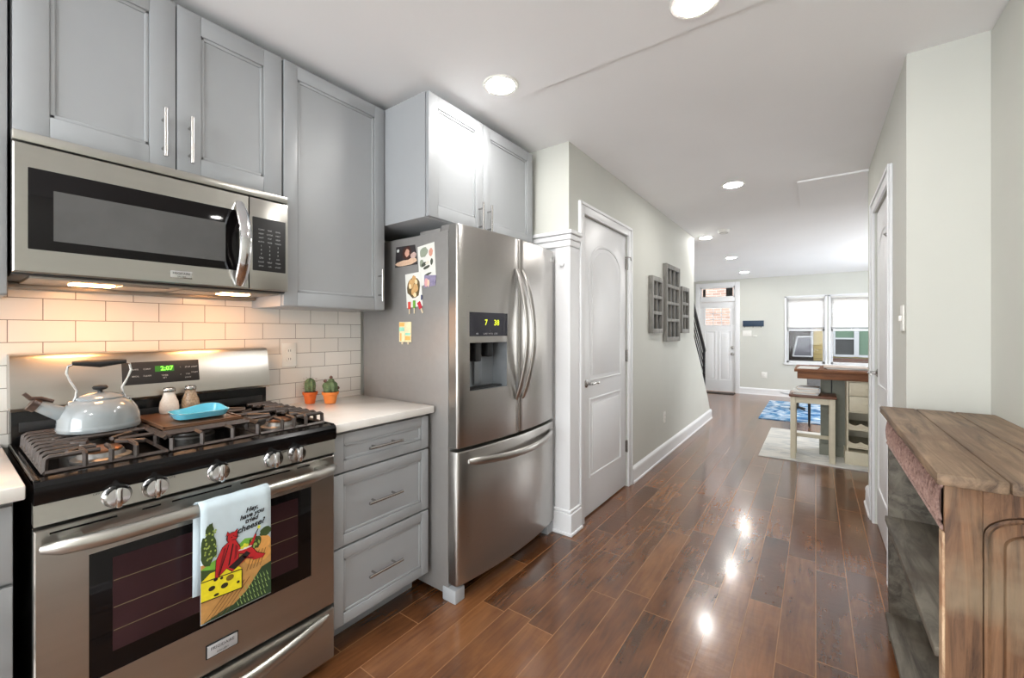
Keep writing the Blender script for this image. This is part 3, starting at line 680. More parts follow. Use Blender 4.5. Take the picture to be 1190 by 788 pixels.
for (u, v, tx) in ((.432,.100,'BAKE'),(.432,.075,'BROIL'),(.465,.100,'CONV'),(.465,.075,'CLEAN'),(.516,.073,'TIMER'),(.516,.064,'SET'),(.565,.100,'^'),(.565,.073,'v'),(.588,.100,'STOP'),(.588,.073,'CLR'),(.610,.100,'LIGHT'),(.610,.078,'START'),(.588,.060,'LOCK')):
    m.text(tx, .0075, u, v, .0016)
m.build('button_labels', M_grey, dp, smooth=0, recalc=False)
# grates and burners
def bar(m, p, q, t=.010, h=.012):
    P, Q = Vector(p), Vector(q); m.tube([P, Q], t*.62, 4, flat=(1.0,1.0), up=(0,0,1))
def side_grate(y0, y1, sgn):
    m = MB(); x0, x1 = -1.955, -1.525; zt = .958; zb = .922
    inner, outer = (y1, y0) if sgn > 0 else (y0, y1)
    # frame low around
    for (p, q) in (((x0,y0,zb),(x1,y0,zb)),((x0,y1,zb),(x1,y1,zb)),((x0,y0,zb),(x0,y1,zb)),((x1,y0,zb),(x1,y1,zb))): bar(m, p, q)
    xs = [x0+.012+i*(x1-x0-.024)/8 for i in range(9)]
    for i, x in enumerate(xs):
        L_ = .075 if i in (2,6) else .10
        if i == 4: L_ = abs(y1-y0)
        yo = outer; yi = outer+sgn*L_
        m.tube([(x,yo,zb),(x,yo+sgn*.002,zt-.004),(x,yo+sgn*.008,zt),(x,yi,zt)], .0068, 6)
    for xc in (-1.845, -1.635):
        yc = (y0+y1)/2
        for a in range(4):
            an = PI/4+a*PI/2; m.tube([(xc+.035*math.cos(an), yc+.035*math.sin(an), zt),(xc+.11*math.cos(an), yc+.11*math.sin(an), zt)], .0062, 6)
        bar(m, (xc, inner, zt), (xc, yc+sgn*.035, zt)); bar(m, (xc, inner, zb), (xc, inner, zt))
    for y in (y0+.07, y1-.07, (y0+y1)/2): m.tube([(x1,y,zb),(x1,y,zt-.003),(x1-.008,y,zt),(x1-.055,y,zt)], .0062, 6)
    bar(m, (x0+.02, inner, zt), (x1-.02, inner, zt))
    m.build('grate', M_iron, rg)
side_grate(.162, .402, 1); side_grate(.655, .880, -1)
m = MB(); x0, x1, y0, y1, zt, zb = -1.95, -1.525, .412, .645, .958, .922
for (p, q) in (((x0,y0,zt),(x1,y0,zt)),((x0,y1,zt),(x1,y1,zt)),((x0,y0,zt),(x0,y1,zt)),((x1,y0,zb),(x1,y1,zb)),((x1-.06,y0,zt),(x1-.06,y1,zt))): bar(m, p, q)
for y in (y0, y0+.075, y1-.075, y1): bar(m, (x1,y,zb), (x1,y,zt)); bar(m, (x1,y,zt), (x1-.06,y,zt)); bar(m, (x0,y,.914), (x0,y,zt))
for x in (-1.86,-1.78,-1.70,-1.62): bar(m, (x,y0,zt), (x,y1,zt))
m.build('grate', M_iron, rg)
m = MB(); m.box(-1.955, -1.625, .418, .640, .963, .970, .002); m.box(-1.955,-1.625,.418,.424,.970,.974); m.box(-1.955,-1.625,.634,.640,.970,.974); m.box(-1.631,-1.625,.418,.640,.970,.974)
m.build('griddle_plate', mat('worn_griddle', rgb(120,88,66), .35, .6, noise=.2, nscale=12), rg)
M_cop = mat('burner_cap_bronze', rgb(150,108,80), .35, .7, noise=.15)
for (x, y, r) in ((-1.845,.282,.045),(-1.635,.282,.052),(-1.845,.768,.04),(-1.635,.768,.05),(-1.74,.528,.05)):
    m = MB(); m.lathe([(r+.012,.911),(r+.012,.918),(r,.922),(r*.9,.934),(.001,.934)], (x,y,0), n=24); bu = m.build('burner', mat('burner_alloy', rgb(150,148,145), .4, .8, noise=.1), rg)
    m = MB(); m.lathe([(r*.82,.934),(r*.84,.939),(r*.75,.943),(.001,.944)], (x,y,0), n=24); m.build('burner_cap', M_cop if x > -1.7 else M_iron, bu)

# towel over the oven door handle
def towel():
    r = thing('dish_towel', 'printed dish towel with red devil on cheese hanging on the oven handle', 'towel', (-1.40, .528, .45))
    y0, y1 = .437, .622
    cx, cz, rr = RX+.076, .764, .022
    FXp = cx+rr
    sec = [(cx-rr-.004, .515), (cx-rr-.002,.64), (cx-rr,.74)]
    for i in range(11):
        a = PI-PI*i/10; sec.append((cx+rr*math.cos(a), cz+rr*1.15*math.sin(a)))
    sec += [(FXp, .72),(FXp,.60),(FXp,.452)]
    m = MB(); th = .0018
    n = 10; rows = []
    for k in range(n+1):
        y = y0+(y1-y0)*k/n
        rows.append([m.v((x + (0 if x > cx else .003*math.sin(k*1.7)), y - (.004 if (x < cx) else 0), z)) for (x, z) in sec])
    for A, B in zip(rows, rows[1:]):
        for j in range(len(sec)-1): m.f([A[j],B[j],B[j+1],A[j+1]], True)
    o = m.build('cloth', mat('towel_cotton', rgb(196,212,220), .85, noise=.03, nscale=30, bump=.3, bscale=700), r, smooth=60, recalc=True)
    md = o.modifiers.new('thick', 'SOLIDIFY'); md.thickness = .0016; md.offset = 0
    G = Matrix(((0,0,1,FXp+.0009),(y1-y0,0,0,y0),(0,.328,0,.455),(0,0,0,1)))
    P = {}
    def layer(name, col, polys, lv, rough=.85):
        m = MB(G); mm = mat(name, col, rough, noise=.06, nscale=80)
        for k, q in enumerate(polys): m.flat(q, lv*.00035+k*.00002)
        m.build(name, mm, r, smooth=0, recalc=False)
    def blob(cu, cv, ru, rv, n=18, jit=0, seed=1):
        rnd = random.Random(seed); return [(min(1,max(0,cu+ru*(1+jit*(rnd.random()-.5))*math.cos(2*PI*i/n))), cv+rv*(1+jit*(rnd.random()-.5))*math.sin(2*PI*i/n)) for i in range(n)]
    layer('printed_hay_field', rgb(196,146,82), [[(0,0),(1,0),(1,.50),(.82,.56),(.6,.48),(.3,.48),(0,.50)]], 1)
    layer('printed_orange_field', rgb(222,160,84), [blob(.86,.50,.14,.07), blob(.80,.40,.20,.07)], 2)
    layer('printed_green_hill', rgb(120,178,60), [[(0,.38),(.3,.38),(.3,.52),(.15,.50),(0,.46)], [(.5,.48),(.8,.48),(.75,.58),(.6,.60),(.5,.56)]], 3)
    layer('printed_shrubs', rgb(58,76,34), [blob(.10,.62,.11,.13,22,.35,3), blob(.12,.76,.055,.08,18,.4,4), blob(.74,.53,.10,.06,18,.4,5), blob(.92,.60,.10,.04,16,.4,6), [(.0,.22),(.0,.46),(.2,.42),(.25,.34),(.15,.28)]], 4)
    layer('printed_leaf_marks', rgb(150,170,80), [blob(.03+.17*random.Random(i).random(), .52+.25*random.Random(i+50).random(), .014, .010, 6) for i in range(26)] + [blob(.66+.16*random.Random(i+9).random(), .49+.08*random.Random(i+70).random(), .012, .016, 6) for i in range(12)], 5)
    layer('printed_crop_rows', rgb(44,66,38), [[(.30,0),(1,0),(1,.30),(.85,.28),(.62,.12)], [(0,0),(.35,0),(.5,.05),(.35,.05)]], 5)
    layer('printed_crop_blades', rgb(156,186,110), [[(.50+.05*i+.03*j,.02+.055*j),(.515+.05*i+.03*j,.02+.055*j),(.475+.05*i+.03*j,.075+.055*j)] for i in range(9) for j in range(4) if .515+.05*i+.03*j < .98 and (.02+.055*j) < .42*(.50+.05*i+.03*j-.36)+.03], 6)
    layer('printed_furrow_lines', rgb(116,78,40), [[(.04+.07*i, .01+.0*i),(.05+.07*i,.01),(.36+.08*i,.20+.01*i),(.345+.08*i,.20+.01*i)] for i in range(5)] + [[(.62+.05*i,.30),(.63+.05*i,.30),(.72+.05*i,.45),(.71+.05*i,.45)] for i in range(5)], 6)
    layer('printed_cheese', rgb(236,220,36), [[(0,.19),(.555,.17),(.555,.335),(0,.355)], [(0,.36),(.555,.342),(.45,.41),(.12,.41)]], 7)
    layer('printed_cheese_outline', rgb(40,34,10), [[(0,.352),(.555,.332),(.555,.340),(0,.360)], [(0,.183),(.56,.163),(.56,.172),(0,.192)], [(.548,.17),(.560,.17),(.560,.34),(.548,.34)], blob(.14,.275,.045,.020), blob(.31,.255,.05,.022), blob(.50,.235,.022,.012), blob(.27,.33,.022,.011), blob(.20,.205,.035,.012)], 8)
    layer('printed_cheese_hole', rgb(120,96,20), [blob(.385,.305,.055,.026)], 8)
    devil = [blob(.415,.655,.075,.040), [(.33,.68),(.35,.715),(.38,.69)], [(.44,.69),(.49,.715),(.485,.675)],
          [(.36,.62),(.46,.62),(.52,.55),(.50,.44),(.34,.40),(.18,.33),(.20,.50),(.28,.59)],
          [(.48,.56),(.62,.50),(.70,.56),(.745,.615),(.765,.60),(.72,.53),(.63,.46),(.50,.49)],
          [(.34,.40),(.70,.50),(.78,.43),(.90,.395),(.86,.37),(.72,.38),(.66,.43),(.42,.35)]]
    def grow(q, k=.010):
        cu, cv = sum(p[0] for p in q)/len(q), sum(p[1] for p in q)/len(q); o_ = []
        for (u, v) in q:
            d = math.hypot(u-cu, (v-cv)*1.8) or 1; o_.append((min(1, u+(u-cu)/d*k), v+(v-cv)*1.8/d*k*.6))
        return o_
    layer('printed_black_outline', rgb(30,16,16), [grow(q) for q in devil], 8.6)
    layer('printed_devil', rgb(186,30,34), devil, 9.2)
    layer('printed_face_marks', rgb(60,10,14), [blob(.405,.655,.012,.005,8), blob(.455,.655,.010,.005,8), [(.40,.632),(.46,.632),(.45,.625),(.41,.627)]], 10)
    layer('printed_cape_folds', rgb(130,16,22), [[(.30,.58),(.33,.58),(.25,.38),(.21,.36)], [(.46,.58),(.50,.56),(.47,.46),(.44,.45)], [(.56,.455),(.74,.40),(.70,.395),(.58,.43)]], 10)
    layer('printed_dark_lines', rgb(34,18,18), [[(.36,.60),(.375,.60),(.24,.36),(.22,.35)], [(.42,.60),(.435,.59),(.38,.42),(.355,.41)], [(.36,.40),(.62,.485),(.68,.45),(.45,.36)], [(.47,.655),(.53,.64),(.47,.645)], [(.34,.635),(.345,.68),(.355,.68),(.35,.635)], [(.745,.615),(.79,.655),(.80,.648),(.755,.605)], blob(.435,.665,.008,.004,8), blob(.19,.34,.03,.015)], 10)
    layer('printed_plate', rgb(226,226,220), [blob(.60,.515,.10,.009)], 10)
    layer('printed_cheese_bits', rgb(220,220,60), [blob(.56,.53,.03,.014), blob(.62,.535,.03,.016), blob(.805,.665,.022,.016), blob(.59,.55,.02,.012)], 11)
    Mt = Matrix(((0,0,1,FXp+.0009),(1,0,0,y0),(0,1,0,.455),(0,0,0,1)))
    m = MB(Mt); W_ = y1-y0; H_ = .328
    for (tx, sz, u, v) in (('Hey,', .0185, .70, .855), ('have you', .0185, .70, .805), ('tried', .0185, .69, .757), ('cheese?', .0245, .68, .700)):
        m.text(tx, sz, u*W_, v*H_, .003, rot=.10, shear=.35, bold=.0007)
    m.build('printed_words', mat('black_ink', rgb(24,26,30), .8, noise=.05), r, smooth=0, recalc=False)
towel()

# kettle
def kettle():
    c = (-1.83, .312, .964); r = thing('kettle', 'pale blue grey enamel kettle with black spout lever on the left grate', 'kettle', c)
    M_en = mat('pale_blue_enamel', rgb(134,141,144), .16, noise=.02, nscale=5, coat=.6)
    m = MB(); R = .098
    m.lathe([(R*.93,.0),(R*.985,.003),(R,.010),(R*.995,.016),(R*.985,.018),(R*.98,.022),(R*.965,.042),(R*.90,.062),(R*.78,.080),(R*.62,.092),(R*.52,.096),(.001,.096)], c, n=40)
    m.tube([(c[0],c[1]-.072,c[2]+.052),(c[0],c[1]-.105,c[2]+.072),(c[0],c[1]-.138,c[2]+.094)], [.024,.019,.015], 18)
    bo = m.build('body', M_en, r)
    m = MB(); m.lathe([(R*.56,.0945),(R*.57,.099),(R*.5,.105),(R*.3,.112),(R*.12,.115),(.001,.115)], c, n=32); ld = m.build('lid', M_en, r)
    m = MB(); m.lathe([(.006,.113),(.006,.120),(.016,.124),(.019,.129),(.015,.135),(.001,.137)], c, n=20); m.build('lid_knob', M_blackm, ld)
    m = MB(); pts = []
    for s_, e in ((-1, 0), (1, 1)):
        y = c[1]; 
        P = [(c[0], y+s_*.062, c[2]+.086), (c[0], y+s_*.050+s_*.004, c[2]+.105), (c[0], y+s_*.052, c[2]+.125), (c[0], y+s_*.066, c[2]+.155), (c[0], y+s_*.074, c[2]+.180), (c[0], y+s_*.070, c[2]+.200), (c[0], y+s_*.052, c[2]+.208)]
        m.tube(P, .0035, 8)
        m.box(c[0]-.010, c[0]+.010, y+s_*.054, y+s_*.072, c[2]+.080, c[2]+.094, .003)
    hd = m.build('handle', M_chrome, r)
    m = MB(); m.tube([(c[0],c[1]-.062,c[2]+.208),(c[0],c[1]-.03,c[2]+.207),(c[0],c[1],c[2]+.204),(c[0],c[1]+.03,c[2]+.207),(c[0],c[1]+.062,c[2]+.208)], [.006,.010,.012,.010,.006], 12); m.build('grip', M_blackm, hd)
    m = MB(); m.cyl((c[0],c[1]-.132,c[2]+.088),(c[0],c[1]-.146,c[2]+.098),.019,16); m.tube([(c[0],c[1]-.10,c[2]+.098),(c[0],c[1]-.125,c[2]+.110),(c[0],c[1]-.145,c[2]+.112),(c[0],c[1]-.158,c[2]+.128)], [.005,.006,.006,.005], 8)
    m.build('spout_lever', mat('dark_brown_bakelite', rgb(60,42,34), .35, noise=.1), r)
kettle()

# shakers
def shaker(x, y, fill, label):
    r = thing('glass_shaker', label, 'shaker', (x, y, .970), 'glass shakers on the griddle')
    c = (x, y, .970)
    G2 = mat('shaker_'+fill[0], fill[1], .15, noise=.25 if fill[0] == 'pepper' else .05, nscale=160, coat=.8)
    m = MB(); m.lathe([(.026,0),(.029,.004),(.030,.020),(.027,.042),(.019,.062),(.0165,.072),(.017,.078),(.001,.078)], c, n=24); m.build('filled_glass', G2, r)
    m = MB(); m.lathe([(.018,.078),(.019,.080),(.019,.088),(.016,.093),(.001,.095)], c, n=24); m.build('lid', M_nickel, r)
shaker(-1.925, .512, ('salt', rgb(214,214,210)), 'glass shaker filled with white salt, on the griddle')
shaker(-1.93, .578, ('pepper', rgb(150,134,112)), 'glass shaker filled with speckled brown pepper, on the griddle')
# blue spoon rest
def spoon_rest():
    r = thing('spoon_rest', 'turquoise ceramic spoon rest on the griddle before the shakers', 'dish', (-1.735, .545, .970))
    m = MB(); n = 40
    def ring(sx, sy, z):
        R_ = []
        for i in range(n):
            a = 2*PI*i/n; e = 4; ca, sa = math.cos(a), math.sin(a)
            k = (abs(ca)**e+abs(sa)**e)**(-1/e)
            y = .545+k*sa*sy*.84; x = -1.735+k*ca*sx
            if a > PI*.25 and a < PI*.75: pass
            zz = z + (.012*max(0, math.cos(a-2.6))**4 if z > .985 else 0)
            R_.append(m.v((x, y, zz)))
        return R_
    Rs = [ring(.045,.075,.9745), ring(.055,.086,.978), ring(.066,.097,.997), ring(.062,.093,.997), ring(.050,.080,.982), ring(.02,.04,.980)]
    for A, B in zip(Rs, Rs[1:]):
        for j in range(n): m.f([A[j],A[(j+1)%n],B[(j+1)%n],B[j]], True)
    m.f(Rs[0][::-1]); m.f(Rs[-1]); m.build('dish_body', mat('turquoise_glaze', rgb(84,176,204), .15, noise=.06, nscale=20, coat=.6), r)
spoon_rest()
# cactus pots
def cactus(x, y, kind, label):
    r = thing('potted_cactus', label, 'plant', (x, y, .914), None); c = (x, y, .914)
    M_t = mat('terracotta_'+kind, rgb(214,104,40) if kind == 'a' else rgb(226,134,62), .7, noise=.05)
    s = .88 if kind == 'a' else 1.0; S_ = Matrix.Translation(c) @ Matrix.Scale(1.22, 4) @ Matrix.Translation((-c[0],-c[1],-c[2]))
    m = MB(S_); m.lathe([(.018*s,0),(.021*s,.002),(.027*s,.034),(.031*s,.036),(.033*s,.047),(.030*s,.047),(.028*s,.042),(.001,.042)], c, n=24); m.build('pot', M_t, r)
    m = MB(S_); m.lathe([(.029*s,.042),(.026*s,.048),(.012,.053),(.001,.054)], c, n=18); m.build('soil', mat('dark_soil', rgb(48,30,22), .95, noise=.3, nscale=90), r)
    M_g = mat('cactus_green', rgb(88,108,74), .7, noise=.3, nscale=60)
    m = MB(S_)
    def ribbed(cx, cy, R, H, z0, nn=32, rib=8):
        rings = []
        for k in range(9):
            t_ = k/8; rad = R*(1-.85*max(0,(t_-.75)/.25)**2)*(.88+.12*math.sin(PI*min(1,t_*1.2)))
            rings.append([m.v((cx+rad*(1+.10*math.cos(rib*2*PI*j/nn))*math.cos(2*PI*j/nn), cy+rad*(1+.10*math.cos(rib*2*PI*j/nn))*math.sin(2*PI*j/nn), z0+H*t_)) for j in range(nn)])
        for A, B in zip(rings, rings[1:]):
            for j in range(nn): m.f([A[j],A[(j+1)%nn],B[(j+1)%nn],B[j]], True)
        m.f(rings[-1]); m.f(rings[0][::-1])
    if kind == 'a':
        ribbed(x, y, .020, .055, .914+.048); m.build('stem', M_g, r)
        m = MB(S_); rnd = random.Random(2)
        for i in range(60):
            a = 2*PI*rnd.random(); z = .914+.052+.05*rnd.random(); p = (x+.021*math.cos(a), y+.021*math.sin(a), z); m.cyl(p, (x+.027*math.cos(a), y+.027*math.sin(a), z+.002), .0005, 3)
        m.build('spines', mat('spine_brown', rgb(140,110,96), .8, noise=.1), r)
    else:
        ribbed(x, y, .026, .045, .914+.048); 
        for (dx, dy, R_, dz) in ((-.016,-.010,.014,.07),(.006,.020,.013,.045),(.012,-.016,.013,.055),(.0,.004,.013,.088)):
            m.lathe([(R_*.4,-R_),(R_*.85,-R_*.5),(R_,0),(R_*.85,R_*.5),(R_*.4,R_*.95),(.0005,R_)], (x+dx,y+dy,.914+dz), n=14)
        m.build('stem', M_g, r)
        m = MB(S_)
        for (dx, dy, dz) in ((.0,-.022,.092),(.002,.002,.104),(.012,.026,.06)): m.lathe([(.001,-.006),(.006,-.003),(.007,.002),(.003,.007),(.0005,.008)], (x+dx,y+dy,.914+dz), n=10)
        m.build('buds', mat('bud_brown', rgb(104,74,66), .8, noise=.2), r)
cactus(-2.02, 1.094, 'a', 'small columnar cactus in the left orange terracotta pot')
cactus(-1.945, 1.156, 'b', 'round clustered cactus in the right paler terracotta pot')

# ================================================================ refrigerator
fr = thing('refrigerator', 'stainless french door refrigerator with ice dispenser and freezer drawer', 'refrigerator', (-1.7, 1.88, 0))
FY0, FY1 = 1.424, 2.322
m = MB(); m.box(-2.06, -1.402, FY0, FY1, .03, 1.748, .004); m.build('case', M_fside, fr)
m = MB(); m.box(-1.46, -1.36, FY1-.10, FY1-.012, 1.748, 1.778, .004); m.build('hinge_cover', M_fside, fr)
m = MB(); m.box(-1.46, -1.36, FY0+.012, FY0+.10, 1.748, 1.778, .004)
m.box(-1.60, -1.46, FY0+.004, FY0+.06, 1.748, 1.765, .003); m.build('hinge_cover', M_fside, fr)
def fx(y):
    s = (y-(FY0+FY1)/2)/((FY1-FY0)/2); return -1.345+.042*(1-s*s)
def curved_front(y0, y1, z0, z1, name, hole=None, rl=.012, rr_=.012, rt_=.006):
    m = MB(); ys = [y0+.0005, y0+rl*.3, y0+rl] ; n = 14
    if hole:
        inner = sorted(set([y0+rl+(y1-rr_-y0-rl)*i/n for i in range(1,n)] + [hole[0], hole[1]]))
    else: inner = [y0+rl+(y1-rr_-y0-rl)*i/n for i in range(1,n)]
    ys += inner + [y1-rr_, y1-rr_*.3, y1-.0005]
    def xx(y):
        x = fx(y)
        for d, rad in ((y-y0, rl), (y1-y, rr_)):
            if d < rad: x -= rad*(1-math.sqrt(max(0,1-(1-d/rad)**2)))
        return x
    zs = [z0, z0+rt_*.3, z0+rt_] + ([hole[2], hole[3]] if hole else []) + [z1-rt_, z1-rt_*.3, z1]
    def dz(z):
        o = 0
        for d in (z-z0, z1-z):
            if d < rt_: o += rt_*(1-math.sqrt(max(0,1-(1-d/rt_)**2)))*.9
        return o
    g = [[m.v((xx(y)-dz(z), y, z)) for z in zs] for y in ys]
    for i in range(len(ys)-1):
        for j in range(len(zs)-1):
            if hole and ys[i] >= hole[0]-1e-6 and ys[i+1] <= hole[1]+1e-6 and abs(zs[j]-hole[2]) < 1e-6: continue
            m.f([g[i][j],g[i+1][j],g[i+1][j+1],g[i][j+1]], True)
    XB = -1.400
    bk = [[m.v((XB, y, z)) for z in (z0, z1)] for y in (y0, y1)]
    m.f([bk[0][0]]+[g[i][0] for i in range(len(ys))]+[bk[1][0]]); m.f([bk[0][1]]+[g[i][-1] for i in range(len(ys))]+[bk[1][1]])
    m.f([bk[0][0]]+g[0]+[bk[0][1]]); m.f([bk[1][0]]+g[-1]+[bk[1][1]])
    if not hole: m.f([bk[0][0],bk[0][1],bk[1][1],bk[1][0]])
    return m.build(name, M_steel, fr, smooth=50)
YM = 1.868
DH = (1.499, 1.760, .985, 1.215)
ld = curved_front(FY0+.004, YM-.003, .722, 1.772, 'left_door', hole=DH)
rdr = curved_front(YM+.003, FY1-.004, .722, 1.772, 'right_door', rr_=.03)
fz = curved_front(FY0+.004, FY1-.004, .082, .706, 'freezer_drawer', rr_=.025)
m = MB(); M_disp = mat('dispenser_grey', rgb(132,136,140), .35, .4, noise=.03)
x1_, x0_ = -1.322, -1.398
a, b_, c, d = DH
V = lambda x, y, z: m.v((x, y, z))
# recess lining
for quad in (((x0_,a,c),(x0_,b_,c),(x0_,b_,d),(x0_,a,d)), ((x0_,a,c),(fx(a)-.001,a,c),(fx(b_)-.001,b_,c),(x0_,b_,c)), ((x0_,a,d),(fx(a)-.001,a,d),(fx(b_)-.001,b_,d),(x0_,b_,d)), ((x0_,a,c),(x0_,a,d),(fx(a)-.001,a,d),(fx(a)-.001,a,c)), ((x0_,b_,c),(x0_,b_,d),(fx(b_)-.001,b_,d),(fx(b_)-.001,b_,c))):
    m.f([V(*p) for p in quad])
m.build('dispenser_recess', M_disp, ld, smooth=0, recalc=False)
m = MB(); m.box(x0_, -1.345, 1.56, 1.60, 1.12, 1.213, .005); m.build('dispenser_nozzle', M_blackm, ld); m = MB(); m.box(x0_, -1.35, 1.66, 1.70, 1.14, 1.213, .005); m.build('dispenser_nozzle', M_blackm, ld)
m = MB(); m.prism([(0,0)]*0+[(1.59,1.0),(1.655,1.0),(1.645,1.19),(1.60,1.19)], -1.385, -1.38) if False else m.box(-1.396,-1.386,1.595,1.655,1.0,1.15,.004); m.build('dispenser_paddle', M_disp, ld)
m = MB(); m.box(x0_, -1.335, a+.004, b_-.004, .985, .992, .002); m.build('drip_tray', M_blackm, ld)
m = MB()
def curved_plate(m, y0, y1, z0, z1, off, n=8):
    A = [(m.v((fx(y0+(y1-y0)*i/n)+off, y0+(y1-y0)*i/n, z0)), m.v((fx(y0+(y1-y0)*i/n)+off, y0+(y1-y0)*i/n, z1)), m.v((fx(y0+(y1-y0)*i/n)-.004, y0+(y1-y0)*i/n, z0)), m.v((fx(y0+(y1-y0)*i/n)-.004, y0+(y1-y0)*i/n, z1))) for i in range(n+1)]
    for p, q in zip(A, A[1:]):
        m.f([p[0],q[0],q[1],p[1]]); m.f([p[1],q[1],q[3],p[3]]); m.f([p[0],q[0],q[2],p[2]])
    for p in (A[0], A[-1]): m.f([p[0],p[1],p[3],p[2]])
curved_plate(m, 1.497, 1.762, 1.246, 1.362, .0015); dp = m.build('dispenser_display', mat('display_black', rgb(32,32,44), .2, noise=.05, coat=.5), ld, recalc=False)
xd = fx(1.63)+.004
ang = math.atan((fx(1.76)-fx(1.50))/.26)
Fd = Matrix.Translation((fx(1.63)+.0032,1.63,0)) @ Matrix.Rotation(-ang, 4, 'Z') @ Matrix(((0,0,1,0),(1,0,0,0),(0,1,0,0),(0,0,0,1)))
m = MB(Fd); m.text('7', .040, -.03, 1.312, .0005, bold=.0004); m.text('38', .040, .045, 1.312, .0005, bold=.0004); m.build('temperature_digits', M_yel, dp, smooth=0, recalc=False)
m = MB(Fd)
for (u, v, t_) in ((-.09,1.258,'ICE'),(-.035,1.258,'CUBES'),(.002,1.258,'WATER'),(.04,1.258,'LOCK'),(-.0,1.272,'i')): m.text(t_, .010, u, v, .0004)
m.build('button_labels', M_grey, dp, smooth=0, recalc=False)
for s_, dd in ((-1, ld), (1, rdr)):
    m = MB(); pts = []
    for i in range(21):
        t_ = i/20; z = .905+(1.605-.905)*t_; pts.append((fx(YM)+.004+.075*math.sin(PI*t_)**.85, YM+s_*.030+s_*.004*math.sin(PI*t_), z))
    m.tube(pts, [.008]+[.0125]*19+[.008], 12, flat=(.8,1.3), up=(1,0,0)); m.build('door_handle', M_steel, dd)
m = MB(); pts = []
for i in range(25):
    t_ = i/24; y = 1.495+.76*t_; pts.append((fx(y)+.003+.055*math.sin(PI*t_)**.7, y, .640+.012*(2*t_-1)**2))
m.tube(pts, [.008]+[.0145]*23+[.008], 12, flat=(1.3,.8), up=(0,0,1)); m.build('drawer_handle', M_steel, fz)
m = MB(); m.box(fx(2.25)-.004, fx(2.25)+.0015, 2.235, 2.285, 1.70, 1.722, .001); m.build('door_badge', M_nickel, rdr)
m = MB(); m.box(-1.45, -1.405, FY0+.02, FY1-.02, .02, .08); m.build('toe_grille', M_blackm, fr)
for y in (FY0, FY1-.07):
    m = MB(); m.box(-1.435, -1.352, y-.003, y+.062, 0, .064, .004); m.build('foot', mat('foot_grey', rgb(172,176,180), .4, noise=.02), fr)
m = MB(); [m.cyl((-2.0,y,0),(-2.0,y,.035),.02,10) for y in (FY0+.06, FY1-.06)]; m.build('roller', M_blackm, fr)

# things stuck on the refrigerator's side, seen on the plane Y = 1.424 facing the camera
FS = frame('Y-', 1.424)
def card(name, label, cat, corners, base, blobs, n0=.0006, t=.0008, group=None):
    r = thing(name, label, cat, (sum(p[0] for p in corners)/4, 1.424, min(p[1] for p in corners)), group)
    m = MB(FS); m.prism(corners, n0, n0+t); m.build('card', base, r, smooth=0)
    (x0, z0) = corners[0]; ux = (corners[1][0]-x0, corners[1][1]-z0); uz = (corners[3][0]-x0, corners[3][1]-z0)
    rnd = random.Random(hash(name) % 7 if False else len(label))
    for k, (nm, col, shapes) in enumerate(blobs):
        m = MB(FS)
        for (u, v, ru, rv) in shapes:
            P = []
            for i in range(14):
                a = 2*PI*i/14; uu = min(1, max(0, u+ru*math.cos(a)*(1+.25*(rnd.random()-.5)))); vv = min(1, max(0, v+rv*math.sin(a)*(1+.25*(rnd.random()-.5))))
                P.append((x0+uu*ux[0]+vv*uz[0], z0+uu*ux[1]+vv*uz[1]))
            m.flat(P, n0+t+.0002*(k+1)+shapes.index((u, v, ru, rv))*.00003)
        m.build(nm, mat(nm+'_'+'%d%d%d' % tuple(int(c*99) for c in col[:3]), col, .4, noise=.08, nscale=90), r, smooth=0, recalc=False)
    return r
M_paper = mat('photo_paper', rgb(226,226,220), .35, noise=.02)
card('photo_print', 'dark photo of a woman with a small dog stuck on the refrigerator', 'photo', [(-1.785,1.602),(-1.612,1.605),(-1.63,1.705),(-1.775,1.708)], mat('dark_photo', rgb(52,48,50), .35, noise=.3, nscale=40),
     [('printed_hair', rgb(70,40,34), [(.50,.62,.20,.32)]), ('printed_arm', rgb(214,182,156), [(.45,.16,.42,.14),(.75,.22,.22,.12)]), ('printed_face', rgb(206,160,140), [(.52,.62,.10,.18)]), ('printed_dog', rgb(196,168,160), [(.80,.45,.13,.15)]), ('printed_moon', rgb(210,214,210), [(.10,.80,.06,.08)])])
card('greeting_card', 'tall white card with floral wreath drawing, right on the refrigerator side', 'card', [(-1.597,1.490),(-1.480,1.518),(-1.492,1.702),(-1.611,1.690)], M_paper,
     [('printed_sage', rgb(150,158,140), [(.35,.80,.25,.12),(.2,.55,.12,.1)]), ('printed_figure', rgb(208,150,130), [(.78,.72,.12,.10)]), ('printed_wreath', rgb(80,84,74), [(.35,.50,.16,.05),(.5,.40,.2,.04),(.80,.48,.08,.08),(.55,.22,.2,.03)]), ('printed_ring', rgb(222,216,200), [(.55,.50,.12,.04)])], n0=.0006)
card('photo_print', 'small pink and purple picture overlapping the tall card, lower right', 'photo', [(-1.562,1.482),(-1.482,1.492),(-1.478,1.540),(-1.56,1.545)], mat('lilac_photo', rgb(140,132,160), .35, noise=.2, nscale=60),
     [('printed_pink', rgb(214,160,160), [(.18,.4,.15,.35)]), ('printed_cream', rgb(226,196,170), [(.38,.3,.1,.3)])], n0=.0026)
card('greeting_card', 'white card with brown leaf bouquet in the middle of the refrigerator side', 'card', [(-1.690,1.388),(-1.572,1.396),(-1.588,1.566),(-1.704,1.560)], M_paper,
     [('printed_leaves', rgb(98,82,52), [(.5,.58,.42,.30)]), ('printed_tan', rgb(206,164,110), [(.35,.68,.16,.14),(.62,.55,.16,.13),(.55,.80,.14,.12),(.45,.45,.12,.10)]), ('printed_cream', rgb(236,214,172), [(.28,.62,.08,.07),(.68,.72,.09,.07),(.55,.35,.1,.07)])], n0=.0016)
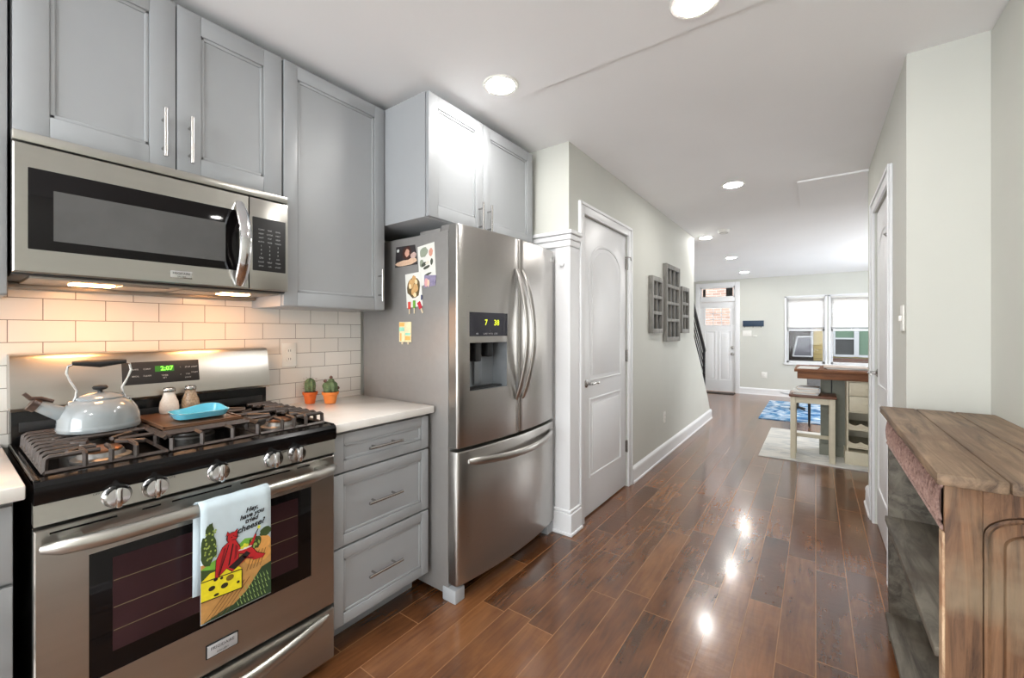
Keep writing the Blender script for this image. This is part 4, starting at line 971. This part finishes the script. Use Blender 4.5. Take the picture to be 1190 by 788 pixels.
def magnet(label, x, z, w, h, col, rot=0, col2=None):
    r = thing('clip_magnet', label, 'magnet', (x, 1.424, z-h/2), 'small magnets holding the leaf card')
    G = FS @ Matrix.Translation((x, z, 0)) @ Matrix.Rotation(rot, 4, 'Z')
    m = MB(G); m.box(-w/2, w/2, -h*.1, h/2, .003, .008, .003); m.build('fruit_body', mat('magnet_%d' % int(col[0]*999), col, .4, noise=.1), r)
    m = MB(G); m.box(-w*.22, w*.22, -h/2, -h*.08, .003, .006, .0012); m.build('stick', mat('magnet_stick', rgb(222,206,176), .6, noise=.05), r)
magnet('red ice pop magnet, left of the three below the leaf card', -1.668, 1.388, .018, .062, rgb(220,80,66))
magnet('green ice pop magnet, middle of the three below the leaf card', -1.632, 1.392, .016, .066, rgb(110,170,60))
magnet('crimson ice pop magnet tilted outward, right of the three', -1.585, 1.388, .022, .062, rgb(190,40,60), rot=.5)
r = thing('novelty_magnet', 'dark blue slim magnet at the right edge of the leaf card', 'magnet', (-1.575, 1.424, 1.42))
m = MB(FS); m.box(-1.581,-1.573,1.425,1.450,.0045,.008,.002); m.build('magnet_body', mat('navy_magnet', rgb(64,72,120), .4, noise=.1), r)
r = thing('novelty_magnet', 'pastel double ice cream magnet alone, lowest on the refrigerator side', 'magnet', (-1.70, 1.424, 1.203))
m = MB(FS)
m.box(-1.748,-1.702,1.215,1.318,.001,.006,.004); m.box(-1.701,-1.655,1.215,1.318,.001,.006,.004); m.build('body', mat('cream_magnet', rgb(238,222,180), .5, noise=.08, nscale=60), r)
m = MB(FS); m.box(-1.745,-1.706,1.27,1.29,.006,.0065); m.box(-1.698,-1.66,1.25,1.262,.006,.0065); m.build('mint_band', mat('mint', rgb(150,214,190), .5, noise=.1), r)
m = MB(FS); m.box(-1.744,-1.706,1.295,1.314,.006,.0065); m.box(-1.70,-1.66,1.225,1.245,.006,.0065); m.box(-1.738,-1.728,1.22,1.26,.006,.0066); m.build('orange_patch', mat('apricot', rgb(240,178,96), .5, noise=.1), r)
m = MB(FS); m.box(-1.730,-1.720,1.203,1.216,.002,.005); m.box(-1.684,-1.674,1.203,1.216,.002,.005); m.build('stick', mat('magnet_stick', rgb(222,206,176), .6), r)

# ================================================================ hall
M_barn = weathered('grey_washed_frame_wood', rgb(104,102,98), rgb(150,148,142), rgb(122,120,116), (40,40,4), .3)
def window_frame_art(label, y0, y1, z0, z1, nu, nv):
    r = thing('wooden_wall_frame', label, 'wall decoration', (-1.25, (y0+y1)/2, z0), 'grey window pane frames on the hall wall')
    G = frame('X+', -1.25); t = .042; s = .035; q = .016
    m = MB(G); m.box(y0, y0+s, z0, z1, 0.001, t, .003); m.box(y1-s, y1, z0, z1, .001, t, .003); m.box(y0+s, y1-s, z0, z0+s*1.3, .001, t, .003); m.box(y0+s, y1-s, z1-s*1.3, z1, .001, t, .003)
    m.build('outer_frame', M_barn, r)
    m = MB(G)
    for i in range(1, nu): u = y0+s+(y1-y0-2*s)*i/nu; m.box(u-q/2, u+q/2, z0+s, z1-s, .006, t-.008, .002)
    for j in range(1, nv): v = z0+s*1.3+(z1-z0-2.6*s)*j/nv; m.box(y0+s, y1-s, v-q, v+q, .006, t-.004, .002)
    m.build('glazing_bars', M_barn, r)
    m = MB(G); m.box(y0+s*.5, y1-s*.5, z0+s*.5, z1-s*.5, .001, .008); m.build('back_panel', mat('frame_back_grey', rgb(96,98,100), .6, noise=.1), r)
window_frame_art('shorter grey wood window pane frame, nearest the hall door', 3.87, 4.20, 1.25, 1.785, 2, 3)
window_frame_art('tallest grey wood window pane frame, middle of three', 4.32, 4.83, 1.165, 1.955, 3, 4)
window_frame_art('shorter grey wood window pane frame, farthest from the hall door', 4.92, 5.25, 1.25, 1.775, 2, 3)
o_ = thing('wall_outlet', 'white plate low on the left hall wall below the frames', 'outlet', (-1.25, 4.375, .34)); outlet(frame('X+', -1.25), 4.375, .395, o_)
o_ = thing('wall_outlet', 'white plate low on the far wall beside the front door', 'outlet', (-.83, YF, .34)); outlet(frame('Y-', YF), -.83, .40, o_, w=.10)
r = thing('light_switch', 'white toggle switch plate on the right wall before the closet door', 'switch', (.315, 2.53, 1.27))
m = MB(frame('X-', .315)); m.box(2.495, 2.565, 1.27, 1.385, 0, .006, .002); m.build('plate', M_white_p, r)
m = MB(frame('X-', .315)); m.box(2.523, 2.537, 1.315, 1.34, .006, .016, .002); m.build('toggle', M_white_p, r)

# staircase rail at the end of the hall wall
r = thing('stair_railing', 'black metal stair railing past the end of the hall wall', 'railing', (-1.30, 6.50, 0))
xr = -1.30
m = MB(); m.tube([(xr,5.30,2.12),(xr,6.56,.985)], .024, 10, flat=(1.2,.7)); m.build('handrail', M_blackmetal, r)
for k in range(6):
    m = MB(); o = .095*(k+1); m.cyl((xr,5.45,2.12-.135-o*1.0),(xr,6.50,1.04-o*1.0),.008,8); m.build('rail', M_blackmetal, r)
m = MB(); m.box(xr-.016, xr+.016, 6.49, 6.522, .31, 1.01, .003); m.build('post', M_blackmetal, r)
st = MB(frame('X+', -2.18))
pts = [(6.72,0)]
y, z = 6.70, 0
for k in range(12):
    pts.append((y, z+.19)); pts.append((y-.20, z+.19)); y -= .20; z += .19
pts2 = [(6.70,0)] 
poly = [(6.70,0)]; y, z = 6.70, 0
for k in range(12): poly += [(y, z+.19), (y-.2, z+.19)]; y -= .2; z += .19
poly += [(y, z-.25), (6.45, 0)]
st.prism(poly, .0, .80); st.build('staircase', mat('stair_wood', rgb(120,78,48), .4, noise=.15), label='brown wooden staircase climbing behind the left hall wall', category='staircase')

# far wall bits
r = thing('wall_rack', 'navy blue wooden key rack on the far wall', 'rack', (-1.02, YF, 1.35))
m = MB(frame('Y-', YF)); m.box(-1.205, -.835, 1.365, 1.485, 0, .02, .004); m.build('board', mat('navy_board', rgb(38,58,80), .5, noise=.1), r)
for u in (-1.17, -1.02, -.88):
    m = MB(frame('Y-', YF)); m.tube([(u,1.375,.018),(u,1.36,.035),(u,1.345,.045),(u,1.355,.055)], .005, 6); m.build('hook', M_blackmetal, r)
r = thing('switch_plate', 'white triple switch plate on the far wall under the navy rack', 'switch', (-1.13, YF, 1.15))
m = MB(frame('Y-', YF)); m.box(-1.21, -1.05, 1.17, 1.285, 0, .008, .002); m.build('plate', M_white_p, r)
for u in (-1.17,-1.13,-1.09):
    m = MB(frame('Y-', YF)); m.box(u-.012, u+.012, 1.20, 1.255, .008, .011, .001); m.build('rocker', M_white_p, r)
m = MB(frame('Y-', YF)); m.box(-1.03,-.95,1.165,1.185,0,.03,.003); m.build('small_wall_shelf', M_white_p, label='tiny pale ledge right of the switch plate on the far wall', category='shelf')
m = MB(); m.box(-1.98, -1.33, 9.36, 9.62, 0, .012, .004); m.build('door_mat', mat('dark_mat', rgb(64,58,54), .95, noise=.2, nscale=60), label='dark doormat on the floor inside the front door', category='mat')

# ceiling fixtures
M_lamp = mat('lamp_lens', rgb(255,250,240), .5, emis=(1,.97,.93,1), estr=CAN_POWER)
def can_light(x, y, z, label, s=1.):
    r = thing('recessed_light', label, 'ceiling light', (x, y, z-.004), 'recessed ceiling lights')
    m = MB(); R = .088*s; m.lathe([(R*.74,z-.001),(R*.76,z-.006),(R*.95,z-.006),(R,z-.001)], (x,y,0), n=32); m.build('trim_ring', M_white_p, r)
    m = MB(); m.lathe([(R*.75,z-.0035),(R*.74,z-.0075),(.001,z-.0075)], (x,y,0), n=32); m.build('lens', M_lamp, r)
def cz(y): return HC if y < 5.7 else HC-(HC-2.335)*(y-5.7)/(YF+.15-5.7)
can_light(-1.225, 1.60, KC, 'bright recessed ceiling light nearest the cabinet above the refrigerator')
can_light(-.349, 1.60, KC, 'recessed ceiling light cut off by the top edge of the photo')
can_light(-.541, 3.80, cz(3.8), 'recessed ceiling light in the hall, level with the hall door end')
can_light(-1.13, 5.75, cz(5.75), 'recessed ceiling light just right of the end of the hall wall')
can_light(-1.06, 7.25, cz(7.25), 'second recessed ceiling light from the far wall')
can_light(-1.07, 8.80, cz(8.8), 'recessed ceiling light nearest the far wall')
can_light(-1.225, -.9, KC, 'recessed ceiling light over the kitchen behind the camera, left side')
can_light(-.349, -.9, KC, 'recessed ceiling light over the kitchen behind the camera, right side')
can_light(1.0, 7.6, cz(7.6), 'recessed ceiling light over the right part of the living room')
r = thing('smoke_detector', 'round white smoke detector on the hall ceiling', 'smoke detector', (-.874, 5.442, HC-.04))
m = MB(); m.lathe([(.062,HC),(.064,HC-.012),(.056,HC-.034),(.03,HC-.040),(.001,HC-.040)], (-.874,5.442,0), n=28); m.build('housing', M_white_p, r)
m = MB(); m.lathe([(.045,HC-.036),(.046,HC-.040),(.040,HC-.041),(.039,HC-.037)], (-.874,5.442,0), n=28); m.build('vent_ring', M_grey, r)

# ================================================================ living room
m = MB(); m.box(-.475, 1.30, 4.94, 6.45, 0, .010, .003); m.build('area_rug', rug_mat('pale_marbled_rug', rgb(186,188,188), rgb(208,207,202), rgb(216,214,209), 2.2), label='pale cream marbled rug under the kitchen cart and stool', category='rug')
m = MB(); m.box(-.68, 1.30, 7.07, 9.0, 0, .010, .003); m.build('area_rug', rug_mat('blue_rug', rgb(30,84,140), rgb(90,150,196), rgb(222,228,232), 3.), label='blue and white mottled rug near the far windows', category='rug')
M_cream = mat('cream_paint', rgb(206,198,176), .5, noise=.03, nscale=20)
M_sage = mat('grey_green_panel', rgb(128,130,118), .55, noise=.05)
M_wtop = weathered('brown_wood_top', rgb(96,56,32), rgb(142,92,56), rgb(120,74,44), (3,30,30), .2)
ct = thing('kitchen_cart', 'cream kitchen cart with brown wood top, two drawers and wine rack', 'cart', (.2, 5.35, .010))
Y0 = 5.10
m = MB(); m.box(-.175, .58, 5.05, 5.72, .868, .895, .004); m.box(-.15, .56, 5.075, 5.70, .80, .868, .003); m.build('top', M_wtop, ct)
G = frame('Y-', Y0); z0 = .010
m = MB(); m.box(.238, .252, Y0, 5.66, .12, .80, .001); m.box(.53, .545, Y0, 5.66, .12, .80, .001); m.box(.238, .545, 5.64, 5.66, .12, .80); m.box(.225, .555, Y0-.012, 5.67, z0, .13, .003)
for z in (.79, .658, .50, .335, .165): m.box(.252, .53, Y0+.0, 5.64, z, z+.010)
m.build('body', M_cream, ct)
for (a, b_) in ((.664, .786), (.512, .654)):
    m = MB(G); m.box(.256, .527, a, b_, -.02, .006, .003); dd = m.build('drawer', M_cream, ct)
    m = MB(G); m.lathe([(.005,.006),(.005,.014),(.013,.020),(.011,.028),(.001,.030)], (.391,(a+b_)/2,0), n=16); m.build('knob', M_cream, dd)
for z in (.345, .175):
    P = [(.252, z)]; P += [(.53, z)]; top = []
    for i in range(25):
        u = .53-(.278)*i/24; top.append((u, z+.055-.022*abs(math.sin(3*PI*i/24))))
    m = MB(G); m.prism(P+top, -.03, -.012); m.build('wine_rack_rail', M_cream, ct)
m = MB(); m.box(.04, .238, 5.35, 5.37, .12, .80); m.box(.04,.06,5.34,5.60,.12,.80); m.box(.03,.238,5.33,5.62,z0,.12,.002); m.build('grey_end_panel', M_sage, ct)
m = MB(); m.box(.125,.135,5.343,5.351,.14,.80); m.build('panel_groove', M_dark, ct)
# papers on the cart
def papers(label, x0, x1, y0, y1, z, n, seed, col=rgb(232,230,226)):
    r = thing('paper_stack', label, 'papers', ((x0+x1)/2, (y0+y1)/2, z)); rnd = random.Random(seed)
    for k in range(n):
        m = MB(Matrix.Translation(((x0+x1)/2, (y0+y1)/2, z+.0072*k)) @ Matrix.Rotation(rnd.uniform(-.1,.1), 4, 'Z')); w_, h_ = (x1-x0)/2, (y1-y0)/2
        m.box(-w_+rnd.uniform(0,.02), w_-rnd.uniform(0,.02), -h_, h_, 0, .007, .001); m.build('booklet', mat('paper_%d' % (k % 3), (rgb(232,230,226), rgb(206,208,210), rgb(222,206,194))[k % 3], .5, noise=.03), r)
papers('flat white papers at the left end of the cart top', -.16, .04, 5.10, 5.38, .8952, 1, 1)
papers('stack of pale magazines on the middle of the cart top', .06, .42, 5.20, 5.52, .8952, 3, 2)
sl = thing('counter_stool', 'cream backless counter stool with brown seat beside the cart', 'stool', (-.02, 5.15, .010))
sx0, sx1, sy0, sy1 = -.205, .150, 5.0, 5.30
m = MB(); m.box(sx0-.012, sx1+.012, sy0-.015, sy1+.015, .622, .648, .006); m.build('seat', mat('dark_brown_seat', rgb(104,66,48), .4, noise=.12), sl)
for (x, y) in ((sx0,sy0),(sx1-.045,sy0),(sx0,sy1-.045),(sx1-.045,sy1-.045)):
    m = MB(); m.box(x, x+.045, y, y+.045, .010, .622, .003); m.build('leg', M_cream, sl)
m = MB(); m.box(sx0+.045, sx1-.045, sy0+.005, sy0+.03, .565, .622); m.box(sx0+.045, sx1-.045, sy1-.03, sy1-.005, .565, .622); m.box(sx0+.005, sx0+.03, sy0+.045, sy1-.045, .565, .622); m.box(sx1-.03, sx1-.005, sy0+.045, sy1-.045, .565, .622); m.build('apron', M_cream, sl)
for (p, q) in (((sx0+.045,sy1-.033,.18),(sx1-.045,sy1-.012,.215)),((sx0+.01,sy0+.045,.14),(sx0+.032,sy1-.045,.175)),((sx1-.032,sy0+.045,.14),(sx1-.01,sy1-.045,.175))):
    m = MB(); m.box(p[0],q[0],p[1],q[1],p[2],q[2],.002); m.build('stretcher', M_cream, sl)
papers('lower wide white paper stack on the stool seat', -.200, .03, 5.00, 5.28, .6485, 4, 5)
papers('smaller upper paper stack on the stool, over the wide one', -.16, .03, 5.08, 5.26, .6485+.0290, 5, 8)
# low round table on the blue rug
tb = thing('side_table', 'small low round table with pale top on the blue rug', 'table', (-.28, 8.25, .010))
m = MB(); m.lathe([(.20,.255),(.235,.262),(.238,.275),(.23,.282),(.001,.282)], (-.24,8.2,0), n=32); m.build('tabletop', mat('pale_grey_top', rgb(190,190,192), .35, noise=.03), tb)
m = MB(); m.lathe([(.05,.03),(.03,.05),(.022,.08),(.022,.23),(.05,.255),(.001,.256)], (-.24,8.2,0), n=18); m.build('pedestal', M_blackm, tb)
for k in range(4):
    a = PI/4+k*PI/2; m = MB(); m.tube([(-.24,8.2,.05),(-.24+.07*math.cos(a),8.2+.07*math.sin(a),.035),(-.24+.14*math.cos(a),8.2+.14*math.sin(a),.020)], [.016,.013,.010], 8); m.build('leg', M_blackm, tb)
# grey upholstered chair behind the cart
chr_ = thing('side_chair', 'grey upholstered chair partly hidden behind the stool and cart', 'chair', (.15, 7.0, .0))
M_up = mat('grey_upholstery', rgb(150,152,156), .85, noise=.08, nscale=40)
m = MB(); m.box(-.10, .38, 6.75, 7.22, .38, .47, .03); m.build('seat', M_up, chr_)
m = MB(); m.box(-.10, .38, 7.20, 7.28, .47, .80, .03); m.build('backrest', M_up, chr_)
for (x, y) in ((-.08,6.78),(.34,6.78),(-.08,7.22),(.34,7.22)):
    m = MB(); m.cyl((x+.01,y+.01,.010),(x+.01,y+.01,.39),.012,8,.016); m.build('leg', M_blackm, chr_)

# ================================================================ weathered console at the right
W_top = weathered('old_plank_top', rgb(70,54,42), rgb(146,122,98), rgb(112,88,68), (30,2.2,30), .8)
W_end = weathered('old_brown_wood', rgb(56,36,24), rgb(140,102,72), rgb(142,124,100), (34,34,3), .9)
W_in = weathered('grey_shelf_wood', rgb(50,43,36), rgb(116,110,98), rgb(72,62,50), (22,3,22), .5)
W_frz = weathered('pink_washed_carving', rgb(112,84,76), rgb(172,142,132), rgb(148,118,108), (60,60,60), .9)
co = thing('console_shelf', 'weathered wooden console with carved frieze and open shelves at right', 'console table', (.40, 1.85, 0))
bx0, bx1, by0, by1 = .243, .552, 1.385, 2.335
m = MB(); 
for k in range(3):
    a = .222+(.338)*k/3; m.box(a+.0008*(k>0), a+.338/3-.0008, 1.335, 2.385, .922, .950, .005)
m.build('top', W_top, co)
m = MB(frame('X-', bx0)); m.box(by0+.005, by1-.005, .800, .921, -.022, .0, .002)
rnd = random.Random(5)
for k in range(34):     # carved scroll relief
    u = by0+.03+(by1-by0-.06)*k/33; s = 1 if k % 2 else -1
    P = [(u-.012, .86-s*.045, .001), (u+.006, .86-s*.03, .004), (u+.014, .86, .005), (u, .86+s*.02, .005), (u-.010, .86+s*.038, .003)]
    m.tube(P, .0042, 6)
    m.lathe([(.001,-.002),(.007,.001),(.007,.003),(.002,.006)], (u, .86+s*.038, .0), n=8)
m.tube([(by0+.01,.908,.001),(by1-.01,.908,.001)], .006, 6); m.tube([(by0+.01,.808,.001),(by1-.01,.808,.001)], .006, 6)
m.build('carved_frieze', W_frz, co)
# near end panel with arched raised field
G = frame('Y-', by0)
m = MB(G)
m.box(bx0, bx0+.062, 0, .921, -.035, .0, .003); m.box(bx1-.062, bx1, 0, .921, -.035, .0, .003)
m.box(bx0+.062, bx1-.062, 0, .20, -.03, -.001, .002)
# arched top rail
a, b_ = bx0+.062, bx1-.062; uc = (a+b_)/2; h = (b_-a)/2
arc = [(uc+h*math.cos(PI*i/14), .815+.055*math.sin(PI*i/14)) for i in range(15)]
m.prism([(a,.921),(a,.815)]+arc[::-1][1:-1]+[(b_,.815),(b_,.921)], -.03, -.001)
m.box(a-.001, b_+.001, .19, .90, -.03, -.018)
P = [(a+.008,.212),(b_-.008,.212)]+[(uc+(h-.008)*math.cos(PI*i/14), .808+.05*math.sin(PI*i/14)) for i in range(15)]
m.tube([(p[0],p[1],-.010) for p in P], .006, 6, True)
P = [(a+.035,.24),(b_-.035,.24)]+[(uc+(h-.035)*math.cos(PI*i/14), .79+.035*math.sin(PI*i/14)) for i in range(15)]
m.prism(P, -.019, -.006, .006)
m.build('end_panel', W_end, co)
m = MB(); m.box(bx0, bx1, by1-.035, by1, 0, .921, .003); m.build('far_end_panel', W_in, co)
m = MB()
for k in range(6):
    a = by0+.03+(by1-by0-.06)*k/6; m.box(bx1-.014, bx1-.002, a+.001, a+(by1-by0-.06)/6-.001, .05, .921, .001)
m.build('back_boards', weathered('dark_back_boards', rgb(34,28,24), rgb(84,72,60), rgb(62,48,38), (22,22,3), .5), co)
for z in (.488, .092):
    m = MB(); m.box(bx0-.012, bx1-.014, by0+.03, by1-.03, z, z+.024, .003); m.build('shelf', W_in, co)
m = MB(); m.box(bx0-.004, bx0+.001, by0-.003, by0+.03, 0, .80, .001); m.build('chipped_edge_strip', weathered('flaking_edge', rgb(120,76,48), rgb(214,184,150), rgb(150,100,66), (40,40,12), .6), co)
